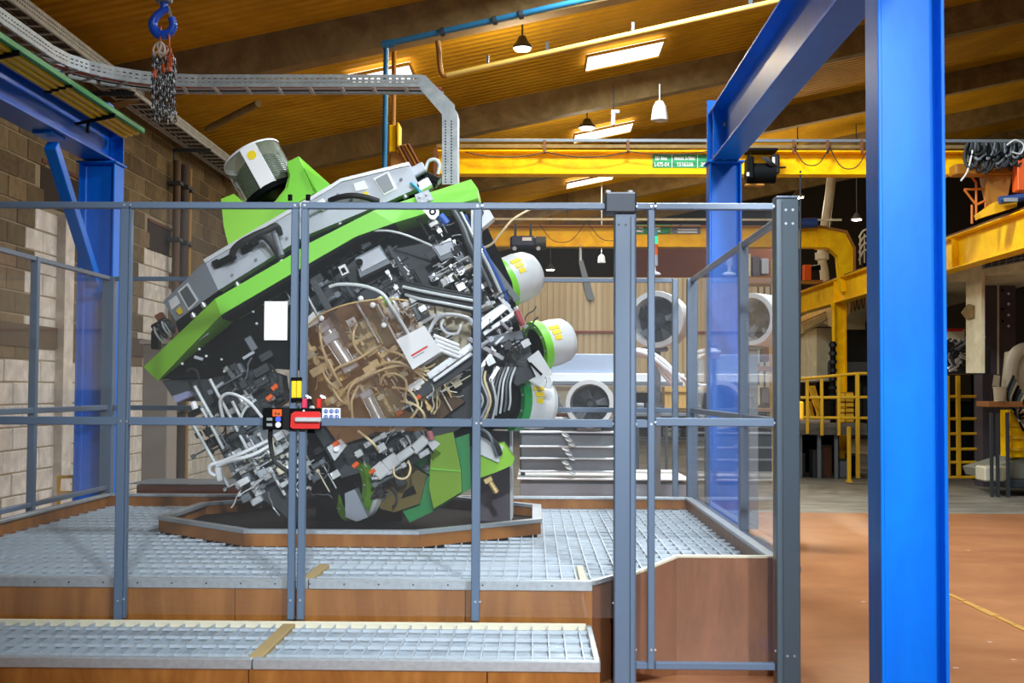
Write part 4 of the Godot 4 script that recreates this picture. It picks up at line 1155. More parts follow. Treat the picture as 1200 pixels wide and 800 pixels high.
	for k in 5: hose("arm_hose", [525 + k * 5, 240 + k * 3, 538 + k * 4, 262 + k * 2, 546 + k * 4, 284, 556 + k * 6, 306 + k * 3, 568 + k * 7, 330 + k * 6], 8.42 + 0.03 * k, 0.013, [M.rubber, M.grey_mid, M.rubber, M.clear_tube, M.sign_blue][k], t, 0.08)
	for k in 6: hose("arm_hose", [560 + k * 3, 420 + k * 5, 556 + k * 4, 446, 566 + k * 3, 470, 552 + k * 5, 492], 8.5, 0.009, [M.clear_tube, M.rubber, M.grey_light, M.tan, M.rubber, M.clear_tube][k], t, 0.06)
	obj("blue_plug", MB.new().rod(U(516, 252, 8.36), U(524, 262, 8.36), 0.026, 10), mat("1e57b0", 0.4), t)
	obj("wire_clip", MB.new().box(U(508, 262, 8.34), Vector3(0.06, 0.03, 0.02), lean(), 0.004), M.white, t)
	hose("loose_wire", [564, 291, 576, 286, 588, 272, 600, 258, 614, 249, 626, 243], 8.6, 0.009, M.tan, t, 0.1)
	hose("loose_wire", [498, 200, 502, 189, 510, 187, 515, 193, 513, 204], 8.7, 0.013, M.clear_tube, t)
	for q in [[488, 200, 515, 213, 0.03], [484, 208, 504, 222, 0.04], [496, 206, 512, 218, 0.02]]: obj("cable_arm", MB.new().rod(U(q[0], q[1], 8.65), U(q[2], q[3], 8.6), q[4], 8), M.black_gloss, t)
	obj("cable_plug", MB.new().box(U(489, 200, 8.55), Vector3(0.12, 0.07, 0.08), lean(), 0.01), M.grey_light, t)
	obj("cable_plug", MB.new().box(U(497, 217, 8.5), Vector3(0.10, 0.07, 0.08), lean(), 0.01), M.alu, t)
	hose("teal_hose", [481, 214, 490, 222, 494, 230], 8.4, 0.012, mat("1b8fae", 0.4), t)
	# --- lower parts
	slab_px("green_arm", [496, 524, 506, 512, 532, 514, 550, 508, 552, 572, 532, 584, 512, 597, 480, 612, 468, 592, 488, 578, 480, 554], 8.75, 0.35, M.emerald, t)
	slab_px("lime_cover", [506, 512, 531, 506, 540, 550, 541, 576, 508, 596, 503, 572, 504, 550], 8.65, 0.08, mat("7da80f", 0.4), t)
	obj("cover_seam", MB.new().bar(U(504, 549, 8.645), U(540, 552, 8.645), 0.01, 0.012, Vector3.BACK), M.lime, t)
	slab_px("lime_block", [560, 524, 590, 519, 603, 538, 600, 545, 582, 553, 562, 560], 8.6, 0.3, mat("86c21a", 0.42), t)
	slab_px("white_plate", [560, 510, 590, 523, 584, 542, 560, 531], 8.57, 0.03, M.cowl, t)
	hose("plate_hose", [558, 505, 574, 513, 582, 522, 586, 532], 8.53, 0.02, M.rubber, t, 0.05)
	hose("plate_hose", [560, 500, 572, 508, 578, 520, 582, 534], 8.52, 0.012, M.grey_mid, t, 0.05)
	obj("proximity_sensor", MB.new().rod(U(572, 561, 8.7), U(582, 577, 8.7), 0.02, 10).box(U(572, 562, 8.7), Vector3(0.06, 0.04, 0.05), lean(), 0.004), M.brass, t)
	slab_px("base_cabinet", [552, 505, 596, 505, 598, 612, 552, 616], 9.35, 0.4, M.plum_steel, t)
	slab_px("cabinet_edge", [597, 500, 600, 500, 601, 606, 598, 612], 9.33, 0.4, M.cowl, t)
	slab_px("base_pedestal", [370, 540, 470, 540, 470, 618, 370, 618], 9.3, 0.6, M.black, t)
	slab_px("olive_guard", [430, 550, 470, 540, 500, 556, 492, 590, 462, 600, 446, 596], 8.7, 0.05, mat("6b5a10", 0.5), t)
	slab_px("olive_slot", [474, 576, 484, 568, 488, 578, 470, 584], 8.69, 0.02, M.black, t)
	# gripper chain in front of the green arm
	for q in [[440, 556, 452, 546, 0.10], [452, 546, 466, 536, 0.09], [466, 538, 486, 524, 0.06], [484, 528, 500, 513, 0.07]]: 
		obj("gripper_body", MB.new().bar(U(q[0], q[1], 8.42), U(q[2], q[3], 8.42), 0.06, q[4], Vector3(-0.4, 0.9, 0), 0.008), M.cowl, t)
	slab_px("gripper_plate", [500, 518, 504, 512, 516, 520, 507, 528], 8.4, 0.03, M.cowl, t)
	slab_px("gripper_plate", [438, 560, 458, 548, 460, 554, 440, 562], 8.4, 0.04, M.cowl, t)
	obj("orange_cap", MB.new().rod(U(433, 554, 8.4), U(440, 550, 8.4), 0.016, 8), M.orange, t)
	obj("pink_clamp", MB.new().rod(U(503, 505, 8.38), U(506, 515, 8.38), 0.022, 8), mat("b56a6c", 0.4), t)
	hose("tube_loop", [462, 544, 462, 556, 470, 561, 478, 558, 481, 548, 478, 540], 8.4, 0.008, M.tan, t, 0.03)
	# the transparent tube fork at the low left
	for q in [[222, 490, 268, 570], [236, 478, 262, 526], [228, 452, 250, 492], [246, 444, 300, 545], [272, 470, 288, 500], [316, 548, 334, 580]]:
		obj("long_rod", MB.new().rod(U(q[0], q[1], 8.5), U(q[2], q[3], 8.5), 0.012, 8), M.clear_tube, t)
	obj("rod_sleeve", MB.new().rod(U(226, 471, 8.48), U(229, 479, 8.48), 0.022, 10), M.white, t)
	hose("fork_tube", [314, 516, 290, 528, 262, 540, 247, 545, 246, 553, 252, 557], 8.4, 0.014, M.white_tube, t, 0.03)
	hose("fork_tube", [316, 522, 296, 533, 270, 540, 254, 546], 8.38, 0.014, M.white_tube, t, 0.03)
	obj("fork_foot", MB.new().box(U(257, 555, 8.4), Vector3(0.04, 0.10, 0.05), Basis(Vector3(0, 0, 1), 0.2), 0.008), M.white_tube, t)
	hose("white_arc_tube", [262, 492, 258, 474, 260, 465, 268, 461, 280, 464, 294, 473, 308, 490], 8.45, 0.012, M.white_tube, t, 0.05)
	hose("white_arc_tube", [282, 490, 288, 478, 300, 468], 8.45, 0.01, M.clear_tube, t)
	hose("white_arc_tube", [220, 436, 222, 432, 230, 434, 233, 442, 236, 455], 8.6, 0.01, M.rubber, t)
	hose("guard_hose", [386, 336, 398, 333, 420, 334, 436, 338, 450, 346, 460, 362, 472, 380, 482, 398], 8.22, 0.012, M.clear_tube, t, 0.04)
	hose("guard_hose", [432, 271, 450, 270, 468, 273, 488, 280, 506, 288], 8.35, 0.008, M.clear_tube, t, 0.05)
	hose("white_coil_tube", [502, 390, 510, 375, 520, 369, 534, 369, 549, 373, 552, 380], 8.25, 0.013, M.white_tube, t, 0.03)
	hose("white_coil_tube", [540, 380, 536, 390, 524, 390, 517, 382, 520, 374], 8.27, 0.01, M.white_tube, t, 0.02)
	slab_px("side_sheet", [252, 516, 300, 490, 350, 494, 352, 560, 330, 590, 300, 596, 280, 570], 8.75, 0.12, M.grey_mid, t)
	slab_px("side_sheet", [190, 446, 240, 438, 300, 430, 330, 440, 334, 470, 300, 492, 262, 500, 236, 470, 205, 470], 8.9, 0.2, M.grey_dark, t)
	slab_px("blue_grey_cover", [202, 464, 220, 458, 226, 463, 206, 472], 8.7, 0.1, mat("8d92b4", 0.4), t)
	slab_px("drip_tray", [280, 566, 352, 560, 360, 612, 350, 620, 330, 600], 8.6, 0.05, M.grey_dark, t)
	# tan hoses seen through the guard
	for a in [[372, 418, 384, 422, 392, 438, 400, 452], [374, 382, 376, 400, 382, 420, 390, 440], [398, 460, 420, 446, 440, 436, 462, 430], [394, 470, 410, 450, 430, 440, 470, 428, 500, 440], [440, 430, 460, 424, 480, 430, 500, 446], [410, 480, 408, 460, 418, 446, 440, 432], [446, 450, 450, 440, 464, 438, 476, 448, 474, 470], [384, 446, 394, 432, 420, 420, 446, 404], [418, 380, 414, 392, 416, 406, 428, 420], [470, 470, 486, 474, 496, 484, 498, 494], [460, 454, 480, 458, 490, 476, 480, 492], [414, 496, 412, 470, 420, 452], [420, 505, 436, 518, 444, 528], [388, 452, 398, 468, 408, 474], [452, 410, 470, 416, 486, 430, 504, 436], [376, 430, 384, 446, 396, 456]]:
		hose("air_hose", a, 8.36, 0.009, M.tan, t, 0.08)
	var pale := [M.alu, M.cowl, M.grey_light, M.white_tube, M.zinc, M.cream_light]
	var gold := [M.tan, M.brass, M.alu, M.tan, M.cream_light, M.cream_light]
	var dark := [M.black_gloss, M.grey_dark, M.grey_mid, M.rubber, M.zinc]
	fittings(t, 0, -10, 62, 40, 90, 8.35, 8.55, gold, 0.75)
	fittings(t, 26, 46, 46, 26, 44, 8.35, 8.55, gold, 0.75)
	fittings(t, 70, 10, 26, 34, 44, 8.3, 8.5, pale + dark, 0.7)
	fittings(t, 60, 60, 26, 30, 40, 8.35, 8.6, pale + gold, 0.7)
	fittings(t, 150, 20, 26, 60, 80, 8.4, 8.7, pale + dark, 0.7)
	fittings(t, 148, -70, 18, 40, 40, 8.4, 8.7, pale + dark, 0.7)
	fittings(t, -165, 50, 42, 30, 80, 8.38, 8.7, pale + [M.grey_mid, M.clear_tube], 0.72)
	fittings(t, -120, 84, 24, 22, 26, 8.45, 8.7, pale + dark, 0.7)
	fittings(t, -150, -30, 60, 34, 40, 8.55, 8.85, dark)
	fittings(t, -190, -10, 30, 24, 18, 8.5, 8.8, dark, 0.8)
	fittings(t, -30, 110, 46, 24, 44, 8.45, 8.7, dark + dark + [M.alu, M.cowl], 0.75)
	fittings(t, 20, -95, 70, 30, 44, 8.55, 8.8, dark, 0.8)
	fittings(t, 100, -40, 40, 30, 44, 8.4, 8.65, pale + dark + dark, 0.7)
	fittings(t, -36, 140, 50, 14, 16, 8.6, 8.8, dark)
	for q in [[234, 409], [242, 417], [263, 435], [214, 426], [260, 421], [310, 444], [297, 365], [301, 379]]:
		obj("white_bolt", MB.new().lathe(U(q[0], q[1], 8.6), Vector3.BACK, [Vector2(0.009, 0), Vector2(0.009, 0.01), Vector2(0, 0.012)], 8).rod(U(q[0], q[1], 8.85), U(q[0], q[1], 8.6), 0.006, 6), M.white, t)
	for q in [[232, 398, 244, 390, 0.012], [285, 420, 298, 412, 0.014], [228, 418, 238, 421, 0.02], [252, 455, 262, 448, 0.02]]: obj("pale_strip", MB.new().bar(U(q[0], q[1], 8.55), U(q[2], q[3], 8.55), 0.02, q[4], Vector3.BACK), M.grey_light, t)
	obj("dark_stay", MB.new().bar(U(290, 395, 8.55), U(299, 410, 8.55), 0.05, 0.03, Vector3.BACK, 0.004), M.grey_mid, t)
	fittings(t, 70, -20, 30, 22, 40, 8.3, 8.5, pale + [M.cream_light, M.white_tube], 0.6)
	for q in [[394, 520, 0], [417, 545, 0], [490, 466, 1], [468, 484, 0], [316, 466, 0], [322, 454, 1]]:
		obj("orange_knob", MB.new().rod(U(q[0] - 3, q[1] + 2, 8.34), U(q[0] + 3, q[1] - 3, 8.34), 0.018, 8), M.orange, t)
	for q in [[383, 524, 406, 516], [478, 452, 500, 448]]:
		slab_px("clamp_plate", [q[0], q[1], q[0] + 16, q[1] - 10, q[2], q[3] + 6, q[0] + 9, q[1] + 16], 8.34, 0.03, M.alu, t)
		obj("clamp_bolt", MB.new().rod(U(q[0] + 11, q[1] + 2, 8.34), U(q[0] + 11, q[1] + 2, 8.3), 0.018, 8), M.white, t)

# ---------------------------------------------------------------- trays, pipes, hook, lamps
func tray_run(t: Node3D, pts: Array, w: float, h: float, rungs: bool, side_dir: Vector3) -> void:
	# two perforated side rails joined by rungs; pts is the middle line of the tray floor
	var up := Vector3.UP
	for s in [-1.0, 1.0]:
		var r := MB.new()
		for i in pts.size() - 1:
			var d: Vector3 = (pts[i + 1] - pts[i]).normalized()
			var nrm := side_dir if absf(d.y) > 0.7 else d.cross(up).normalized()
			var upv := nrm.cross(d).normalized()
			if upv.y < -0.1: upv = -upv
			var o: Vector3 = nrm * (w * 0.5 * s)
			var a: Vector3 = pts[i] + o; var b: Vector3 = pts[i + 1] + o
			for k in [[0.0, 0.3], [0.40, 0.62], [0.72, 1.0]]:
				var m: float = (k[0] + k[1]) * 0.5 * h
				r.bar(a + upv * m, b + upv * m, 0.004, (k[1] - k[0]) * h, upv)
			var ln := a.distance_to(b)
			var n := int(ln / 0.055)
			for j in n:
				var q := a.lerp(b, (j + 0.5) / n)
				for k in [[0.28, 0.42], [0.60, 0.74]]:
					r.bar(q - d * 0.014 + upv * h * (k[0] + k[1]) * 0.5, q + d * 0.014 + upv * h * (k[0] + k[1]) * 0.5, 0.004, (k[1] - k[0]) * h, upv)
			# lips
			r.bar(a + upv * h + nrm * (-s * 0.008), b + upv * h + nrm * (-s * 0.008), 0.018, 0.004, upv)
			r.bar(a + nrm * (-s * 0.012), b + nrm * (-s * 0.012), 0.024, 0.004, upv)
		obj("side_rail", r, M.tray_light, t)
	if rungs:
		for i in pts.size() - 1:
			var d: Vector3 = (pts[i + 1] - pts[i]).normalized()
			var nrm := side_dir if absf(d.y) > 0.7 else d.cross(up).normalized()
			var ln: float = pts[i].distance_to(pts[i + 1])
			var n := maxi(1, int(ln / 0.27))
			for j in n:
				var q: Vector3 = pts[i].lerp(pts[i + 1], (j + 0.5) / n)
				obj("rung", MB.new().bar(q - nrm * w * 0.5, q + nrm * w * 0.5, 0.03, 0.012, d.cross(nrm)), M.tray_light, t)

func high_bay(p: Vector3, r: float, label: String, on := true) -> void:
	var t := thing("pendant_lamp", p, label, "lamp")
	obj("lamp_body", MB.new().lathe(p, Vector3.UP, [Vector2(r, 0.0), Vector2(r * 1.02, 0.03), Vector2(r * 0.62, 0.09), Vector2(r * 0.35, 0.16), Vector2(0, 0.17)], 20), M.grey_dark, t)
	obj("lamp_glass", MB.new().lathe(p, Vector3.DOWN, [Vector2(r * 0.95, -0.004), Vector2(r * 0.8, 0.02), Vector2(0, 0.026)], 20), M.lamp_glow, t)
	var top := Vector3(p.x, roof_y(p.x) - 0.02, p.z)
	obj("lamp_rod", MB.new().rod(p + Vector3(0, 0.16, 0), top, 0.012, 6), M.grey_dark, t)
	lamp(p + Vector3(0, -0.10, 0), 4.0 if p.z > -27.0 else (9.0 if p.x > 5.0 else 2.0), Color(1.0, 0.93, 0.8), r)

func build_overhead() -> void:
	# cable ladder turning off the wall towards the machine
	var hy := 4.3
	var t := thing("cable_tray", Vector3(-2.5, hy, -11.3), "galvanised perforated cable tray curving across above the machine and dropping at its end", "cable tray")
	var pts := [Vector3(-4.2, hy, -4.0), Vector3(-4.2, hy, -10.0)]
	for k in 7:
		var a := PI * 0.5 * k / 6.0
		pts.append(Vector3(-4.2 + 1.1 - cos(a) * 1.1, hy, -10.3 - sin(a) * 1.1))
	var e := U(495, 106, 11.4)
	pts.append(Vector3(e.x, hy, -11.4))
	tray_run(t, pts, 0.30, 0.11, true, Vector3.BACK)
	# 45 degree elbow and drop; the rails face the camera
	var d0 := 11.25
	for dz in [0.0, 0.30]:
		var r := MB.new()
		var dd: float = d0 + dz
		r.prism(UP([490, 88, 498, 88, 533, 123, 533, 216, 518, 216, 518, 134, 492, 104], dd), Vector3(0, 0, -0.005))
		obj("drop_rail", r, M.tray_light, t)
	var holes := MB.new()
	for k in 22:
		for px in [522.0, 529.0]:
			var c := U(px, 142 + k * 3.4, d0 - 0.001)
			holes.bb(c + Vector3(-0.006, -0.006, 0), c + Vector3(0.006, 0.006, 0.002))
	obj("drop_slots", holes, M.black, t, "stuff")
	for k in 7: obj("rung", MB.new().bar(U(532, 140 + k * 12, d0), U(532, 140 + k * 12, d0 + 0.3), 0.012, 0.03), M.tray_light, t)
	obj("drop_lip", MB.new().prism(UP([533, 128, 536, 132, 536, 216, 533, 216], d0 + 0.02), Vector3(0, 0, -0.3)), M.tray_light, t)
	var cbl := [["red cable", mat("a5482f", 0.5), 0.04, "long reddish cable lying in the curved cable tray"], ["white cable", M.clear_tube, -0.03, "long pale cable lying in the curved cable tray"], ["dark cable", M.rubber, -0.09, "long dark cable lying in the curved cable tray"]]
	for i in 3:
		var p := []
		for q in pts: p.append(q + Vector3(0.0, 0.022, cbl[i][2]))
		p.append(U(512, 108, 11.4) + Vector3(0, -0.03, cbl[i][2])); p.append(U(521, 124, 11.4) + Vector3(0, 0, cbl[i][2])); p.append(U(525, 150, 11.4) + Vector3(0, 0, cbl[i][2])); p.append(U(525, 214, 11.4) + Vector3(0, 0, cbl[i][2]))
		tag(obj("tray_cable", MB.new().tube(smooth(p, 4), 0.012, 6), cbl[i][1]), cbl[i][3], "cable")
	# ladder along the block wall
	var t2 := thing("cable_tray", Vector3(-4.82, 5.0, -14), "straight galvanised cable ladder along the top of the block wall", "cable tray")
	tray_run(t2, [Vector3(-4.85, 4.98, -8.0), Vector3(-4.85, 4.98, -21.0)], 0.34, 0.13, true, Vector3.RIGHT)
	for d in [10.6, 14.2, 17.6]:
		obj("tray_bracket", MB.new().bb(Vector3(-5.2, 4.92, -d), Vector3(-4.64, 4.97, -d - 0.05)).bb(Vector3(-5.2, 4.70, -d), Vector3(-5.16, 4.97, -d - 0.05)), M.grey_dark, t2)
	var wc := MB.new()
	for k in 4: wc.tube([Vector3(-4.95 + k * 0.06, 5.01, -8.0), Vector3(-4.95 + k * 0.06, 5.015, -14.0), Vector3(-4.95 + k * 0.06, 5.01, -21.0)], 0.016, 6)
	tag(obj("wall_cables", wc, M.rubber), "bunch of dark cables lying along the straight wall ladder", "cables")
	var st := thing("pipe_strut", U(290, 130, 15.0), "short slanting steel pipe strut below the roof by the wall", "pipe")
	obj("strut_pipe", MB.new().rod(U(243, 151, 16.4), U(303, 121, 14.9), 0.045, 10), M.rafter, st)
	# hook with chain slings
	var hd := 9.3
	var hk := thing("crane_hook", U(190, 42, hd), "blue crane hook hanging from above, the chain slings in its bowl", "hook")
	var hp := []
	for q in [[198, 10], [189, 14], [181, 22], [179, 30], [183, 38], [191, 41], [199, 38], [203, 30], [201, 21]]: hp.append(U(q[0], q[1], hd))
	var sp := smooth(hp, 4)
	var hm := MB.new()
	for i in sp.size() - 1:
		var f := float(i) / sp.size()
		hm.tube([sp[i], sp[i + 1]], 0.026 + 0.012 * sin(PI * f), 10)
	obj("hook_bowl", hm, coat(mat("1450c4", 0.35), 0.4, 0.2), hk)
	obj("hook_shank", MB.new().rod(U(192, 14, hd), U(192, -4, hd), 0.028, 10), coat(mat("1450c4", 0.35), 0.4, 0.2), hk)
	obj("safety_latch", MB.new().bar(U(197, 8, hd - 0.01), U(201, 22, hd - 0.01), 0.02, 0.01, Vector3.BACK), M.zinc, hk)
	obj("swivel_block", MB.new().lathe(U(192, 3, hd), Vector3.UP, [Vector2(0, 0), Vector2(0.06, 0), Vector2(0.07, 0.03), Vector2(0.05, 0.06), Vector2(0.05, 0.25), Vector2(0, 0.25)], 16), M.grey_mid, hk)
	obj("hoist_chain", MB.new().rod(U(192, -20, hd), Vector3(U(192, 0, hd).x, roof_y(-2.7) - 0.1, -hd), 0.02, 8), M.grey_dark, hk)
	var sl := thing("chain_sling", U(190, 146, hd), "bundle of dark chain slings with orange links hung on the blue hook", "chain sling")
	var link := func(c: Vector3, dir: Vector3, across: Vector3, ln: float, w: float, r: float) -> MB:
		var p := []
		for j in 10:
			var a := TAU * j / 10
			p.append(c + dir * cos(a) * ln * 0.5 + across * sin(a) * w * 0.5)
		return MB.new().tube(p, r, 5, true)
	obj("top_link", link.call(U(188, 44, hd), Vector3.UP, Vector3(0.3, 0, 0.95), 0.17, 0.05, 0.008), mat("a8532a", 0.5), sl)
	obj("top_link", link.call(U(198, 46, hd), Vector3.UP, Vector3(0.3, 0, 0.95), 0.16, 0.05, 0.008), mat("c4561f", 0.5), sl)
	for q in [[184, 56, 0.5, "c9b49a"], [189, 56, -0.4, "d9cfc0"], [192, 60, 0.8, "b9a58c"], [196, 62, 0.2, "b04e1e"], [199, 68, -0.2, "b04e1e"]]:
		obj("ring_link", link.call(U(q[0], q[1], hd - 0.03), Vector3(sin(q[2]), cos(q[2]), 0), Vector3(cos(q[2]), -sin(q[2]), 0.3).normalized(), 0.09, 0.055, 0.009), mat(q[3], 0.5), sl)
	for q in [[192, 78], [198, 76], [200, 70], [181, 84]]: obj("orange_clutch", MB.new().rod(U(q[0], q[1], hd - 0.05), U(q[0] + 1, q[1] + 8, hd - 0.05), 0.018, 8).box(U(q[0], q[1], hd - 0.05), Vector3(0.03, 0.04, 0.03), Basis(), 0.005), mat("b9501c", 0.5), sl)
	var ch := MB.new()
	var chb := MB.new()
	for k in 14:
		var px := 179.0 + (k % 7) * 4.0 + (k / 7) * 1.6
		var zz := hd - 0.06 + 0.05 * (k / 7) + 0.02 * (k % 2)
		var y := 64.0 + (k * 7) % 12
		var bottom := 132.0 + (k * 5) % 14
		var j := 0
		while y < bottom:
			var p := U(px + sin(y * 0.1 + k) * 0.8, y, zz)
			var ac := Vector3(1, 0, 0.2) if j % 2 else Vector3(0.2, 0, 1)
			var lm: MB = link.call(p, Vector3.UP, ac.normalized(), 0.034, 0.022, 0.0042)
			(ch if j % 3 else chb).v.append_array(lm.v); (ch if j % 3 else chb).n.append_array(lm.n)
			y += 4.1
			j += 1
	obj("chain_links", ch, M.black_gloss, sl, "stuff")
	obj("chain_links", chb, M.steel, sl, "stuff")
	# pipes under the roof
	var tp := thing("air_pipe", U(452, 195, 13.9), "teal air pipe under the roof with a vertical drop near the cable tray", "pipe")
	obj("drop_pipe", MB.new().rod(U(450.5, 197, 13.9), U(452.5, 56, 13.9), 0.03, 10), M.teal, tp)
	obj("main_pipe", MB.new().rod(U(452, 52, 13.9), U(720, -8, 13.9), 0.036, 10), M.teal, tp)
	obj("tee_fitting", MB.new().rod(U(448, 53, 13.9), U(462, 50, 13.9), 0.05, 10), M.teal, tp)
	for px in [516.0, 577.0, 608.0]: obj("pipe_clamp", MB.new().rod(U(px, 38 - (px - 516) * 0.22, 13.9), U(px + 5, 37 - (px - 516) * 0.22, 13.9), 0.055, 10), M.grey_dark, tp)
	var yp := thing("gas_pipe", U(525, 88, 14.2), "yellow gas pipe rising across under the roof", "pipe")
	obj("pipe_run", MB.new().rod(U(523, 88.5, 14.2), U(920, -1, 14.2), 0.032, 10), M.pipe_yellow, yp)
	obj("pipe_elbow", MB.new().tube(smooth([U(524, 88.5, 14.2), U(519, 88, 14.2), U(516, 80, 14.2), U(514, 58, 14.2), U(513, 48, 14.2)], 4), 0.03, 8), M.crane_rust, yp)
	for px in [570.0, 640.0, 740.0, 878.0]: obj("pipe_clip", MB.new().bb(U(px, 79 - (px - 570) * 0.226, 14.18), U(px + 3, 66 - (px - 570) * 0.226, 14.24)), M.grey_dark, yp)
	# hanging lamps
	high_bay(U(612, 57, 15.6), 0.12, "lit high bay lamp hanging beside the yellow gas pipe")
	high_bay(U(688, 150, 21.8), 0.15, "lit high bay lamp over the yellow crane, beside the white tube lamp")
	high_bay(U(1168, 43, 25.0), 0.17, "lit lamp high over the dark end of the hall, above the right runway")
	high_bay(U(935, 231, 28.5), 0.14, "lit lamp just over the corner post in the dark hall")
	high_bay(U(1004, 257, 30.5), 0.13, "small lit lamp over the bent end of the far crane, beside the blue pillar")
	high_bay(U(665, 289, 32.0), 0.13, "small lit lamp seen through the gate pane, above the other small lamp")
	high_bay(U(645, 316, 34.0), 0.13, "small lit lamp seen through the gate pane, low beside the round white cowl")
	var bl := thing("bell_lamp", U(773, 141, 20.0), "white bell shaped lamp hanging under a roof beam", "lamp")
	var bp := U(773, 141, 20.0)
	obj("bell_shade", MB.new().lathe(bp, Vector3.UP, [Vector2(0.14, 0), Vector2(0.135, 0.05), Vector2(0.11, 0.22), Vector2(0.06, 0.31), Vector2(0, 0.33)], 20), M.white, bl)
	obj("bell_hanger", MB.new().rod(bp + Vector3(0, 0.32, 0), Vector3(bp.x, roof_y(bp.x) - 0.4, bp.z), 0.012, 6), M.zinc, bl)
	var b2 := thing("bell_lamp", U(705, 308, 31.0), "white bell shaped lamp seen through the fence beside the wide grey post", "lamp")
	bp = U(705, 308, 31.0)
	obj("bell_shade", MB.new().lathe(bp, Vector3.UP, [Vector2(0.10, 0), Vector2(0.095, 0.05), Vector2(0.08, 0.16), Vector2(0.04, 0.21), Vector2(0, 0.22)], 16), M.white, b2)
	obj("bell_hanger", MB.new().rod(bp + Vector3(0, 0.21, 0), Vector3(bp.x, roof_y(bp.x) + 0.02, bp.z), 0.012, 6), M.zinc, b2)
	var tl := thing("tube_lamp", U(719, 145, 20.2), "short white tube lamp hanging upright under the roof beam", "lamp")
	obj("tube_body", MB.new().rod(U(718, 146, 20.2), U(719, 131, 20.2), 0.035, 10), M.white, tl)
	obj("tube_cap", MB.new().box(U(721, 131, 20.2), Vector3(0.14, 0.06, 0.08), Basis(), 0.01), M.grey_light, tl)
	obj("tube_hanger", MB.new().rod(U(719, 129, 20.2), U(719, 100, 20.2), 0.01, 6), M.grey_dark, tl)

# ---------------------------------------------------------------- overhead cranes and their runway
func festoon(t: Node3D, spots: Array, d: float) -> void:
	for q in spots:
		obj("festoon_cable", MB.new().tube(smooth([U(q[0], q[1], d), U(q[0] * 0.75 + q[2] * 0.25, q[1] + q[3] * 0.8, d), U((q[0] + q[2]) * 0.5, q[1] + q[3], d), U(q[0] * 0.25 + q[2] * 0.75, q[1] + q[3] * 0.8, d), U(q[2], q[1], d)], 4), 0.007, 5), M.rubber, t)

